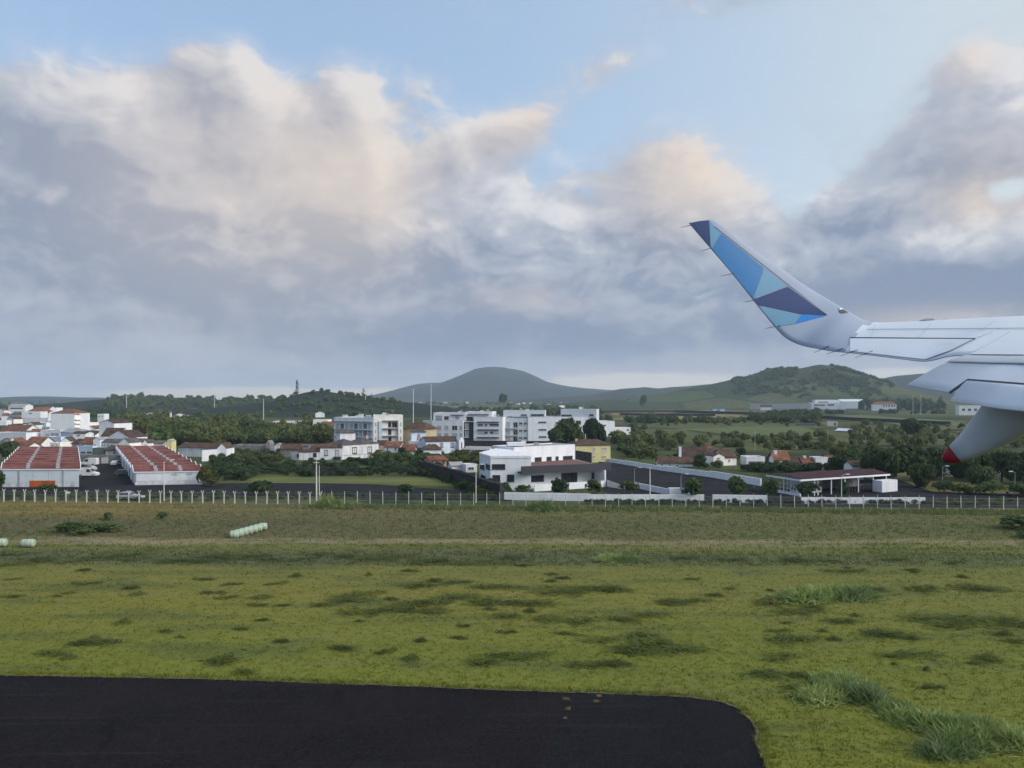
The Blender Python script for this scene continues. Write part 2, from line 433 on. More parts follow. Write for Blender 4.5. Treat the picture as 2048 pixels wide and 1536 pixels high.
def gable(root, q, z, rh, m='tile', wm=None, along='u', over=.35, ends=True):
    a, b, c, d = q
    if along == 'v': a, b, c, d = b, c, d, a                      # ridge runs away from the facade
    u = (b - a).normalized(); v = (d - a).normalized()
    m0 = (a + d) / 2; m1 = (b + c) / 2; w = (d - a).length / 2
    k = rh / w
    A, B = a - u * over - v * over, b + u * over - v * over
    C, D = c + u * over + v * over, d - u * over + v * over
    R0, R1 = m0 - u * over, m1 + u * over
    ze = z - over * k + .17; zr = z + rh + .17
    P3 = lambda p, h: Vector((p.x, p.y, h))
    mb = MB()
    slope(mb, [P3(A, ze), P3(B, ze), P3(R1, zr), P3(R0, zr)]); slope(mb, [P3(C, ze), P3(D, ze), P3(R0, zr), P3(R1, zr)])
    o = mb.build('roof', M[m], root)
    if wm:
        for p, q2, e in ((a, d, m0), (b, c, m1)):
            n = u * .12 if e is m1 else -u * .12
            n = -n * .5; g = MB()
            tri = [P3(p, z + .002), P3(q2, z + .002), P3(e, z + rh - .01)]
            g.hexa([x - Vector((n.x, n.y, 0)) * 0 for x in tri], [x + Vector((n.x, n.y, 0)) for x in tri])
            g.build('gable_end', M[wm], root)
    return o

def hip(root, q, z, rh, m='tile', over=.4, ridge=.0):
    a, b, c, d = q
    u = (b - a).normalized(); v = (d - a).normalized()
    A, B, C, D = a - u * over - v * over, b + u * over - v * over, c + u * over + v * over, d - u * over + v * over
    cen = (a + c) / 2; L = (b - a).length * ridge / 2
    R0, R1 = cen - u * (L + .01), cen + u * (L + .01)
    P3 = lambda p, h: Vector((p.x, p.y, h)); ze, zr = z + .02, z + rh
    mb = MB()
    i = [P3(A, ze), P3(B, ze), P3(C, ze), P3(D, ze)]
    mb.poly([i[0], i[1], P3(R1, zr), P3(R0, zr)]); mb.poly([i[1], i[2], P3(R1, zr)]); mb.poly([i[2], i[3], P3(R0, zr), P3(R1, zr)]); mb.poly([i[3], i[0], P3(R0, zr)])
    mb.hexa([p - Vector((0, 0, .14)) for p in i], [p - Vector((0, 0, .003)) for p in i])
    return mb.build('roof', M[m], root)

def chimney(root, p, z0, z1, r=.4, m='white'):
    mb = MB(); mb.box((p[0], p[1], (z0 + z1) / 2), (r, r, (z1 - z0) / 2)); mb.box((p[0], p[1], z1 + .08), (r * 1.25, r * 1.25, .08))
    return mb.build('chimney', M[m], root)
def at_px(q, px):
    """plan point on the middle line of a footprint under a photo column"""
    a, b, c, d = q; m0 = (a + d) / 2; m1 = (b + c) / 2
    f = Face(m0, m1); t, _ = f.hit(px, 800); p = f.at(t, 0); return (p.x, p.y)

def house(name, label, xa, Da, xb, Db, depth, ytop, wall='white', roof='gable', rh=2.0, rm='tile', along='u', wins=(), doors=(), fm='lframe', gm='glass', chim=(), dv=None, group=None, cat='house', over=.35, ridge=.4):
    """a house from its facade (photo columns and depths of both ends), its eave row at the first end and its depth"""
    a, b = XD(xa, Da), XD(xb, Db)
    q = foot4(a, b, depth, dv); z = zt(ytop, Da)
    root = thing(name, label, cat, ((a.x + b.x) / 2, (a.y + b.y) / 2, 0), group)
    walls(root, q, z, wall)
    if roof == 'gable': gable(root, q, z, rh, rm, wall, along, over)
    elif roof == 'hip': hip(root, q, z, rh, rm, over, ridge)
    else: flat_roof(root, q, z, par=wall, h=rh if rh < 1 else .35)
    fs = dict(f=Face(q[0], q[1]), r=Face(q[1], q[2]), l=Face(q[3], q[0]))
    for w in wins:
        s = w[4] if len(w) > 4 else 'f'; window(root, fs[s], w, fm=fm, gm=w[5] if len(w) > 5 else gm)
    for w in doors: window(root, fs['f'], w, 'door', fm, 'shut', sill=False)
    for px, y1 in chim:
        p = at_px(q, px); chimney(root, p, z, zt(y1, p[1]), .35 if Da < 320 else .5, wall)
    return root, q, z, fs

# ------------------------------------------------------------------ land
def land_material(name, dark=(.030, .042, .018), tones=((.058, .076, .030), (.080, .094, .038), (.115, .108, .045), (.044, .060, .028)), cell=110.0, hedge=.028, wood=.5, hs=(.026, .038, .017)):
    m = bpy.data.materials.new(name); m.use_nodes = True
    t = NT(m.node_tree); t.n.clear()
    geo = t.new('ShaderNodeNewGeometry')
    pos = t.vmath('MULTIPLY', geo.outputs['Position'], (1, .62, 0))
    wob = t.noise(pos, .008, 3.0, .5, out=1)
    pw = t.vmath('ADD', pos, t.vmath('MULTIPLY', t.vmath('SUBTRACT', wob, (.5, .5, .5)), (60, 60, 0)))
    vo = t.new('ShaderNodeTexVoronoi', voronoi_dimensions='2D'); t.put(vo.inputs['Vector'], pw); vo.inputs['Scale'].default_value = 1 / cell
    ve = t.new('ShaderNodeTexVoronoi', voronoi_dimensions='2D', feature='DISTANCE_TO_EDGE'); t.put(ve.inputs['Vector'], pw); ve.inputs['Scale'].default_value = 1 / cell
    sp = t.new('ShaderNodeSeparateColor'); t.l.new(vo.outputs['Color'], sp.inputs[0])
    r = t.new('ShaderNodeValToRGB'); t.l.new(sp.outputs[0], r.inputs[0]); r.color_ramp.interpolation = 'CONSTANT'
    e = r.color_ramp.elements
    e[0].color = (*tones[0], 1); e[1].position = .3; e[1].color = (*tones[1], 1)
    for p, c in ((.55, tones[3]), (.78, tones[2])): x = e.new(p); x.color = (*c, 1)
    fine = t.noise(geo.outputs['Position'], .12, 5.0, .65)
    c = t.mix(t.ramp(fine, .3, .7), (.72, .74, .76, 1), (1.25, 1.22, 1.15, 1))
    c = t.mix(1.0, r.outputs[0], c, 'MULTIPLY')
    c = t.mix(t.ramp(ve.outputs[0], hedge, hedge * 2.0, 1.0, 0.0), c, (*hs, 1))
    big = t.noise(geo.outputs['Position'], .004, 4.0, .6)
    c = t.mix(t.ramp(big, wood, wood + .10), c, (*dark, 1))
    b = t.new('ShaderNodeBsdfPrincipled'); t.put(b.inputs['Base Color'], c); b.inputs['Roughness'].default_value = .95; b.inputs['Specular IOR Level'].default_value = .1
    o = t.new('ShaderNodeOutputMaterial'); t.l.new(b.outputs[0], o.inputs[0])
    return m
M['land'] = land_material('countryside')
M['hill'] = land_material('hill_pasture', tones=((.040, .062, .026), (.058, .082, .032), (.066, .082, .034), (.034, .054, .024)), cell=150, wood=.53)
M['mount'] = land_material('wooded_mountain', dark=(.014, .024, .018), tones=((.020, .033, .020), (.024, .038, .023), (.030, .042, .024), (.017, .028, .018)), cell=420, hedge=.012, wood=.45)

def airfield_material(name='airfield_grass', blades=False):
    m = bpy.data.materials.new(name); m.use_nodes = True
    t = NT(m.node_tree); t.n.clear()
    geo = t.new('ShaderNodeNewGeometry'); pos = geo.outputs['Position']
    sp = t.new('ShaderNodeSeparateXYZ'); t.l.new(pos, sp.inputs[0])
    streak = t.noise(t.vmath('MULTIPLY', pos, (.05, .30, 1)), 1.0, 4.0, .55)
    broad = t.noise(t.vmath('MULTIPLY', pos, (.5, 1.0, 1)), .055, 4.0, .6)
    fine = t.noise(t.vmath('MULTIPLY', pos, (.6, 1.0, 1)), 1.7, 6.0, .7)
    y = t.math('ADD', sp.outputs[1], t.math('MULTIPLY_ADD', broad, 9.0, -4.5))
    y = t.math('ADD', y, t.math('MULTIPLY', sp.outputs[0], .012))
    f = t.math('DIVIDE', t.math('SUBTRACT', y, 40.0), 115.0)
    r = t.new('ShaderNodeValToRGB'); t.l.new(f, r.inputs[0]); e = r.color_ramp.elements
    # the strip mown short, the rank weeds, the dry line by the old track and the coarse pasture up to the fence
    stops = [(p, tuple(x * (1.33, 1.33, 1.40)[k] for k, x in enumerate(c))) for p, c in [(.0, (.118, .128, .022)), (.17, (.108, .122, .022)), (.33, (.128, .124, .028)), (.44, (.112, .114, .030)), (.465, (.072, .080, .038)), (.515, (.066, .074, .038)), (.538, (.096, .106, .032)), (.558, (.100, .108, .034)),
             (.572, (.160, .140, .080)), (.592, (.185, .158, .092)), (.612, (.086, .082, .040)), (.72, (.078, .076, .038)), (.85, (.104, .092, .042)), (1.0, (.068, .072, .034))]]
    e[0].position, e[0].color = stops[0][0], (*stops[0][1], 1); e[1].position, e[1].color = stops[-1][0], (*stops[-1][1], 1)
    for p, c in stops[1:-1]: x = e.new(p); x.color = (*c, 1)
    # the right-hand part stays green further out
    c = t.mix(t.ramp(sp.outputs[0], -12, 45, 0, .30), r.outputs[0], (.108, .134, .038, 1))
    c = t.mix(t.math('MULTIPLY', t.ramp(sp.outputs[0], -38, -80), t.ramp(sp.outputs[1], 124, 138, 0, .75)), c, (.21, .155, .060, 1))
    c = t.mix(t.ramp(streak, .42, .26, 0, .55), c, (.155, .160, .050, 1))
    c = t.mix(t.ramp(streak, .48, .68, 0, .7), c, (.084, .104, .034, 1))
    c = t.mix(t.ramp(broad, .56, .74, 0, .5), c, (.140, .118, .050, 1))
    pat = t.noise(t.vmath('MULTIPLY', pos, (.55, 1.0, 1)), .16, 5.0, .62)          # soft patches of grey-green weeds
    c = t.mix(t.ramp(pat, .54, .70, 0, .75), c, (.078, .096, .042, 1))
    c = t.mix(1.0, c, t.mix(t.ramp(fine, .25, .75), (.84, .85, .85, 1), (1.15, 1.14, 1.12, 1)), 'MULTIPLY')
    o = t.new('ShaderNodeOutputMaterial')
    if blades:                                                          # thin living blades let light through
        c = t.mix(1.0, c, (1.25, 1.28, 1.15, 1), 'MULTIPLY')
        d = t.new('ShaderNodeBsdfDiffuse'); tr = t.new('ShaderNodeBsdfTranslucent'); mx = t.new('ShaderNodeMixShader'); mx.inputs[0].default_value = .45
        t.put(d.inputs[0], c); t.put(tr.inputs[0], c); t.l.new(d.outputs[0], mx.inputs[1]); t.l.new(tr.outputs[0], mx.inputs[2]); t.l.new(mx.outputs[0], o.inputs[0])
        return m
    b = t.new('ShaderNodeBsdfPrincipled'); t.put(b.inputs['Base Color'], c); b.inputs['Roughness'].default_value = .95; b.inputs['Specular IOR Level'].default_value = .1
    bp = t.new('ShaderNodeBump'); bp.inputs['Strength'].default_value = .7; bp.inputs['Distance'].default_value = .25
    t.l.new(fine, bp.inputs['Height']); t.l.new(bp.outputs[0], b.inputs['Normal'])
    t.l.new(b.outputs[0], o.inputs[0])
    return m
M['air'] = airfield_material(); M['blade'] = airfield_material('grass_blades', True)

def sheet(name, pts, z, m, nx=1):
    mb = MB(); mb.poly([(p[0], p[1], z) for p in pts]); return kind(mb.build(name, M[m] if isinstance(m, str) else m), 'structure')

gx = np.concatenate([np.linspace(-8000, -3000, 4), np.linspace(-2400, 2400, 17), np.linspace(3000, 8000, 4)])
gy = np.concatenate([np.linspace(-3000, 0, 4), np.linspace(300, 3000, 10), np.linspace(3600, 7600, 6)])
XX, YY = np.meshgrid(gx, gy)
v = np.stack([XX.ravel(), YY.ravel(), np.full(XX.size, -.12)], 1); nx_ = len(gx)
f = [(j * nx_ + i, j * nx_ + i + 1, (j + 1) * nx_ + i + 1, (j + 1) * nx_ + i) for j in range(len(gy) - 1) for i in range(nx_ - 1)]
kind(mesh_np('ground', v, f, M['land']), 'structure')

FENCE_A, FENCE_B = Vector((-260.0, 158.6)), Vector((260.0, 127.2))       # perimeter fence line in plan
def fence_y(x): return FENCE_A.y + (x - FENCE_A.x) * (FENCE_B.y - FENCE_A.y) / (FENCE_B.x - FENCE_A.x)
# airfield turf, gently uneven
ax = np.linspace(-170, 170, 180); ay = np.linspace(-20, 1, 90)
AX, AT = np.meshgrid(ax, np.linspace(0, 1, 90))
AY = -30 + AT * (np.array([[fence_y(x) + 1.0 for x in ax]]) + 30)
def turf_z(x, y):
    return (.04 * math.sin(x * .11 + y * .05) * math.sin(y * .13) + .05 * mnoise.noise((x * .06, y * .10, 3.0))) * min(1, max(0, (y - 60) / 10))
AZ = np.array([turf_z(x, y) for x, y in zip(AX.ravel(), AY.ravel())])
v = np.stack([AX.ravel(), AY.ravel(), AZ], 1)
f = [(j * 180 + i, j * 180 + i + 1, (j + 1) * 180 + i + 1, (j + 1) * 180 + i) for j in range(89) for i in range(179)]
kind(mesh_np('lawn', v, f, M['air']), 'structure')

# taxiway: dark asphalt with a rounded, crumbling corner
def asphalt_material():
    m = bpy.data.materials.new('taxiway_asphalt'); m.use_nodes = True
    t = NT(m.node_tree); t.n.clear()
    geo = t.new('ShaderNodeNewGeometry'); pos = geo.outputs['Position']
    sp = t.new('ShaderNodeSeparateXYZ'); t.l.new(pos, sp.inputs[0])
    big = t.noise(pos, .16, 5.0, .65); fine = t.noise(pos, 4.5, 6.0, .8)
    lane = t.ramp(t.math('SUBTRACT', sp.outputs[0], t.math('MULTIPLY_ADD', sp.outputs[1], .198, -6.64)), -.06, .06)      # two paving lanes of different age
    c = t.mix(lane, t.mix(t.ramp(big, .35, .65), (.0052, .0048, .0068, 1), (.0090, .0076, .0092, 1)), t.mix(t.ramp(big, .35, .65), (.0042, .0056, .0092, 1), (.0066, .0080, .0115, 1)))
    c = t.mix(t.ramp(fine, .42, .70, 0, .75), c, (.021, .019, .020, 1))
    st = t.noise(t.vmath('MULTIPLY', pos, (.05, 1.3, 1)), 1.0, 4.0, .65)
    c = t.mix(t.ramp(st, .54, .70, 0, .55), c, (.024, .021, .021, 1))
    vo = t.new('ShaderNodeTexVoronoi', feature='DISTANCE_TO_EDGE'); t.put(vo.inputs['Vector'], t.vmath('ADD', pos, t.vmath('MULTIPLY', t.noise(pos, .5, 3.0, .6, out=1), (2.2, 2.2, 0)))); vo.inputs['Scale'].default_value = .14
    c = t.mix(t.ramp(vo.outputs[0], .002, .007, .45, 0), c, (.0025, .0025, .003, 1))                                       # sealed cracks
    b = t.new('ShaderNodeBsdfPrincipled'); t.put(b.inputs['Base Color'], c); b.inputs['Roughness'].default_value = .9; b.inputs['Specular IOR Level'].default_value = .10
    bp = t.new('ShaderNodeBump'); bp.inputs['Strength'].default_value = .8; bp.inputs['Distance'].default_value = .03; t.l.new(fine, bp.inputs['Height']); t.l.new(bp.outputs[0], b.inputs['Normal'])
    o = t.new('ShaderNodeOutputMaterial'); t.l.new(b.outputs[0], o.inputs[0])
    return m
edge = [(-400, 1347), (0, 1352), (120, 1353), (260, 1356), (420, 1359), (600, 1366), (760, 1371), (900, 1377), (1024, 1382), (1160, 1386), (1280, 1391), (1380, 1396), (1430, 1402),
        (1462, 1412), (1484, 1424), (1502, 1442), (1510, 1465), (1516, 1490), (1528, 1520), (1538, 1545), (1560, 1650), (1640, 2100)]
pts = []
for i in range(len(edge) - 1):
    for k in range(6):
        s = k / 6; x = edge[i][0] + (edge[i + 1][0] - edge[i][0]) * s; y = edge[i][1] + (edge[i + 1][1] - edge[i][1]) * s
        g = G(x, y); j = .14
        pts.append((g.x + mnoise.noise((x * .05, y * .07, 1)) * j * 1.4, g.y + mnoise.noise((x * .06, y * .05, 5)) * j))
pts += [(14, -40), (-300, -40), (-300, pts[0][1])]
TAXI_PTS = list(pts)
taxi = sheet('taxiway', pts, .03, asphalt_material())
mb = MB()                                                               # worn lip of soil along the asphalt edge
for i in range(6, 6 * (len(edge) - 2)):
    a, b = Vector(pts[i]), Vector(pts[i + 1]); d = (b - a).normalized(); n = Vector((-d.y, d.x))
    w0 = .10 + .22 * mnoise.noise((i * .35, 2, 0)); w1 = .10 + .22 * mnoise.noise(((i + 1) * .35, 2, 0))
    mb.poly([(*(a - n * .04), .045), (*(b - n * .04), .045), (*(b + n * max(.04, w1)), .05), (*(a + n * max(.04, w0)), .05)])
kind(mb.build('verge_soil', mat('dry_soil', (.13, .105, .075), .95, .4, 1.5)), 'structure')

# roads, yards and single fields, each from its outline on the level ground
def gpoly(*p): return [G(*q) for q in p]
sheet('road', [(-330, 178), (-330, 192)] + gpoly((-200, 966), (300, 966), (700, 966), (1000, 985), (1030, 1003), (640, 992), (0, 990)), -.05, 'asph')
sheet('yard', gpoly((155, 978), (270, 990), (262, 930), (236, 926), (158, 926)), -.045, 'asph')
sheet('parking_yard', gpoly((1205, 990), (1215, 925), (1262, 927), (1540, 972), (1700, 960), (1800, 960), (1870, 985), (2300, 990), (2300, 1015), (1540, 1013), (1330, 1004)), -.04, 'asph')
sheet('service_yard', gpoly((925, 906), (940, 884), (1150, 884), (1160, 903), (1000, 909)), -.05, 'asph')
fld = mat('pasture', (.100, .115, .030), .95, .25, .12, (.3, 1, 1)); fgold = mat('ripe_hay', (.19, .145, .05), .95, .2, .05, (.3, 1, 1)); fgrn = mat('green_meadow', (.075, .105, .032), .95, .18, .04, (.3, 1, 1))
sheet('pasture_field', gpoly((470, 965), (660, 966), (900, 972), (965, 980), (930, 966), (860, 954), (700, 952), (560, 953), (480, 957)), -.045, fld)
FIELDS = [((1212, 839), (1240, 836), (1420, 829), (1500, 827), (1470, 833), (1400, 842), (1330, 842)),
          ((1216, 826), (1420, 820), (1420, 823), (1230, 830)), ((1450, 826), (1560, 822), (1640, 826), (1560, 827)), ((1440, 833), (1640, 829), (1640, 832), (1520, 836)),
          ((1205, 813), (1340, 812), (1340, 814), (1205, 816))]
for i, p in enumerate(FIELDS): sheet('hay_field', gpoly(*p), -.06, fgold)
for p in [((1290, 862), (1400, 856), (1500, 853), (1600, 853), (1640, 864), (1560, 872), (1480, 872), (1380, 860)), ((1665, 831), (1720, 830), (1900, 841), (1960, 852), (1800, 850), (1740, 840)),
          ((768, 814), (850, 811), (1010, 813), (1000, 817), (770, 819)), ((775, 827), (930, 822), (960, 826), (790, 831)), ((655, 815), (675, 813), (676, 816), (657, 818))]:
    sheet('meadow', gpoly(*p), -.055 if p[0][1] < 900 else -.035, fgrn if p[0][1] < 900 else fld)

def hill(name, prof, D0, wf, wb, m, rough=.06, nx=90, ny=34, seed=0.0):
    xs = [(p[0] - CX) / F * D0 for p in prof]; hs = [max(zt(p[1], D0), 0) for p in prof]
    e = D0 * .07; xs = [xs[0] - 2 * e, xs[0] - e] + xs + [xs[-1] + e, xs[-1] + 2 * e]; hs = [0, hs[0] * .45] + hs + [hs[-1] * .45, 0]
    nx = nx * 2; X = np.linspace(xs[0], xs[-1], nx); H = np.interp(X, xs, hs)
    k = np.array([1, 2, 3, 2, 1.]); k /= k.sum(); H2 = np.convolve(np.pad(H, 2, 'edge'), k, 'valid'); H = .6 * H + .4 * H2
    Y = np.concatenate([D0 - wf * np.linspace(1, 0, ny * 2 // 3) ** 1.25, D0 + wb * np.linspace(.06, 1, ny - ny * 2 // 3)])
    vv = []
    for y in Y:
        s = (D0 - y) / wf if y < D0 else (y - D0) / wb
        g = .5 + .5 * math.cos(math.pi * min(1, s)); g = .55 * g + .45 * (1 - s)
        for x, h in zip(X, H):
            q = mnoise.fractal((x * 9 / D0 + seed, y * 9 / D0, seed), 1.0, 2.0, 5)
            vv.append((x, y, h * g * (1 + rough * 1.8 * q * (1 - .8 * g * (s < .06))) + (h * rough * .5 * q if s < .06 else 0) - (.3 if s > .98 or h < .5 else 0)))
    n = len(Y); ff = [(j * nx + i, j * nx + i + 1, (j + 1) * nx + i + 1, (j + 1) * nx + i) for j in range(n - 1) for i in range(nx - 1)]
    o = mesh_np(name, vv, ff, M[m]); o.data.polygons.foreach_set('use_smooth', [True] * len(ff))
    return kind(o, 'structure')
hill('mountain', [(640, 797), (700, 795), (770, 788), (800, 778), (838, 768), (862, 765), (888, 764), (920, 750), (950, 737), (970, 732), (985, 731), (1010, 735), (1045, 742), (1068, 752), (1092, 763), (1120, 769), (1170, 776), (1230, 781), (1300, 785), (1400, 793)], 5500, 1500, 1500, 'mount', .10, 150)
hill('hill', [(1180, 790), (1240, 778), (1290, 774), (1318, 777), (1345, 774), (1380, 772), (1420, 768), (1470, 772), (1560, 782)], 3600, 900, 700, 'mount', .05, seed=4.0)
hill('hill', [(1680, 780), (1740, 764), (1790, 752), (1840, 747), (1905, 746), (1970, 752), (2050, 765), (2200, 788)], 3400, 800, 700, 'mount', .03, seed=9.0)
hill('hill', [(1270, 794), (1330, 786), (1380, 776), (1430, 766), (1472, 757), (1500, 750), (1525, 742), (1545, 739), (1575, 737), (1600, 736), (1625, 731), (1640, 729), (1660, 732), (1690, 743), (1720, 754), (1745, 763), (1775, 775), (1820, 786), (1900, 794)], 1950, 480, 600, 'hill', .05, 140, seed=2.0)
hill('hill', [(-200, 795), (0, 796), (60, 792.5), (110, 793), (150, 795), (200, 795), (235, 798), (290, 800)], 4200, 900, 700, 'mount', .02, seed=6.0)
hill('hill', [(190, 804), (226, 798), (246, 795), (276, 793), (310, 797), (332, 798), (352, 795), (378, 796), (400, 799), (430, 800), (490, 800), (522, 796), (548, 797), (580, 801), (640, 804)], 1500, 420, 400, 'mount', .05, 120, seed=13.0)
hill('hill', [(540, 803), (575, 797), (600, 789), (620, 783), (640, 781), (662, 784), (690, 789), (720, 791), (760, 797), (800, 803)], 1000, 230, 260, 'mount', .07, 90, seed=5.0)

# ------------------------------------------------------------------ large buildings
U = Vector((math.cos(math.radians(28)), math.sin(math.radians(28)))); V = Vector((-U.y, U.x))     # street grid of the suburb

# white office building with dark canopy
def office():
    a = XD(981, 168); root = thing('office_building', 'white flat-roofed office building with dark canopy over its glazed entrance', 'building', (a.x + 8, 172, 0))
    zt2 = 7.35
    p0, p1 = XD(959, 178), XD(981, 168); p2 = XD(1062, 168.3); r0 = XD(1028, 188)
    q = [p0, p1, p2, r0 + V * 3, XD(1000, 197)]
    mb = MB(); mb.prism(q, -.3, zt2 - .5); mb.build('wing_wall', M['white'], root)
    mb = MB(); mb.prism([p + (p - Vector((0, 182))).normalized() * .12 for p in q], zt2 - .497, zt2); mb.build('parapet', M['white'], root)
    f0, f1 = Face(p0, p1), Face(p1, p2)
    window(root, f0, (960.5, 928.5, 969, 938.5), fm='frame', bars=0); window(root, f0, (972, 928.5, 980, 938.5), fm='frame', bars=0); window(root, f0, (962, 950, 971, 958), fm='frame', bars=1)
    window(root, f1, (984, 928.2, 1010.5, 938.3), fm='frame', bars=2); window(root, f1, (985, 950, 1000.5, 964), fm='frame', bars=0); window(root, f1, (1014, 949, 1028.5, 963), fm='frame', bars=2)
    # rear two-storey wing
    ra = r0; rb = XD(1150, 200); q = foot4(ra, rb, 9.0)
    zr = zt(896, 190); walls(root, q, zr, 'white', 'rear_wall'); flat_roof(root, q, zr, par='white', h=.3)
    fr = Face(ra, rb)
    for r in ((1069.5, 914.5, 1083, 923), (1093, 913.5, 1103, 922), (1111, 912.8, 1117, 920.5), (1126, 911.8, 1145, 920)): window(root, fr, r, fm='frame', bars=1)
    mb = MB(); c = (q[0] + q[3]) / 2 + (q[1] - q[0]).normalized() * 4; mb.box((c.x, c.y, zr + .75), (2.2, 1.4, .45), math.radians(6)); mb.build('roof_house', M['white'], root)
    # front single storey
    A, B = XD(1059, 170.5), XD(1208, 179.0); q = [A, B, rb + V * 0 - Vector((0, 1.0)), ra - Vector((-.6, .4))]
    mb = MB(); mb.prism(q, -.3, 4.1); mb.build('front_wall', M['white'], root)
    mb = MB(); mb.prism([A + Vector((.2, .8)), B + Vector((-.5, .6)), rb - Vector((.3, 1.6)), ra - Vector((-1.0, .9))], 4.103, 4.16); mb.build('terrace', M['terra'], root)
    ff = Face(A, B)
    window(root, ff, (1060, 951, 1087.5, 963), fm='frame', bars=2, deep=.1); window(root, ff, (1122.5, 946, 1154, 966), 'entrance', 'frame', bars=5, sill=False, deep=.12); window(root, ff, (1183, 944.5, 1209, 956.5), fm='frame', bars=2, deep=.1)
    # canopy fascia
    cA, cB = XD(1043.5, 166.5), XD(1223, 175.5); cd = V * 4.6
    zc0, zc1 = zt(948.6, 166.5), zt(933, 166.5)
    mb = MB(); mb.prism([cA, cB, cB + V * .35, cA + V * .35], zc0, zc1); mb.build('canopy_fascia', M['dark'], root)
    mb = MB(); mb.prism([cA + V * .36, cB + V * .36, cB + cd, cA + cd], zc0 + .15, zc0 + .45); mb.build('canopy_slab', M['dark'], root)
    mb = MB(); mb.prism([cB + V * .36 - U * .35, cB + V * .36, cB + cd, cB + cd - U * .35], zc0 + .452, zc1 - .02); mb.build('canopy_return', M['dark'], root)
    # patio wall and fin
    wA, wB = XD(1069, 165.8), XD(1209, 174.0)
    mb = MB(); mb.prism([wA, wB, wB + V * .25, wA + V * .25], -.2, zt(969.5, 165.8)); mb.build('patio_wall', M['white'], root)
    mb = MB(); mb.prism([wA + V * .26, wB + V * .26, B - V * .1, A - V * .1], -.2, .35); mb.build('patio_floor', M['conc'], root)
    mb = MB(); mb.prism([wB + U * .05, wB + U * .4, wB + U * .4 + V * 5.2, wB + U * .05 + V * 5.2], -.2, zc0 + .145); mb.build('end_fin', M['white'], root)
    # ramp beside the fin
    mb = MB(); q = [wB + U * .6, XD(1258, 168), XD(1258, 174), wB + U * .6 + V * 5]
    mb.prism(q, -.2, [1.25, .12, .12, 1.25]); mb.build('ramp', M['terra'], root)
    mb = MB(); q = [wB + U * .6 - V * .3, XD(1258, 167.5), XD(1258, 167.9), wB + U * .6 - V * .02]; mb.prism(q, -.2, [1.5, .4, .4, 1.5]); mb.build('ramp_wall', M['cream'], root)
office()

# block of flats with gallery side
def flats_left():
    a, b, c = XD(668, 303), XD(747, 292), XD(806, 294)
    root = thing('apartment_block', 'white four-storey block with long glazed galleries on its shaded side', 'building', (b.x, b.y, 0))
    z1 = zt(836, 303); q = foot4(a, b, 13); walls(root, q, z1, 'white', 'gallery_wall'); flat_roof(root, q, z1, par='white')
    fa = Face(a, b)
    for y0, y1 in ((846.5, 858), (861, 873), (876, 888)):
        for k in range(8):
            x = 671.5 + k * 9.2; window(root, fa, (x, y0, x + 7.6, y1), 'gallery_window', 'lframe', 'shut' if (k * 3 + int(y0)) % 5 < 3 else 'glass', bars=2, sill=False)
    for y in (842.5, 859, 874): strip(root, fa, (668.2, y, 746.5, y + 1.3), 'ledge', 'grey', .8)
    q2 = foot4(b - (b - a).normalized() * .01, c, 15); z2 = zt(832.5, 292); walls(root, q2, z2, 'cream', 'end_wall'); flat_roof(root, q2, z2, par='cream')  # white end wall; the warm sunlight on it is put into a cream colour
    fb = Face(b, c)
    strip(root, fb, (766, 840.5, 797, 842), 'frame_beam', 'grey', 1.0); strip(root, fb, (795.5, 842.2, 797, 886), 'frame_post', 'grey', 1.0); strip(root, fb, (758, 841.5, 765.5, 886), 'stair_panel', 'pgreen', .5)
    for y in (856, 871): strip(root, fb, (766, y, 795.3, y + 1.1), 'balcony_slab', 'grey', 1.2)
    for r in ((776.3, 844.5, 782.5, 854), (784, 844.5, 794, 854), (776.3, 859, 782.8, 869), (777, 874, 783, 882)): window(root, fb, r, fm='bframe', bars=1)
    for y in (845, 859, 873): window(root, fb, (750.5, y, 752.2, y + 6), fm='grey', bars=0, gm='shut'); window(root, fb, (800.5, y, 802.5, y + 6), fm='grey', bars=0, gm='shut')
    for x, y in ((690, 830.5), (722, 829), (737, 831), (758, 830)): p = at_px(q if x < 747 else q2, x); chimney(root, p, z1, zt(y, p[1]), .8, 'white')
flats_left()

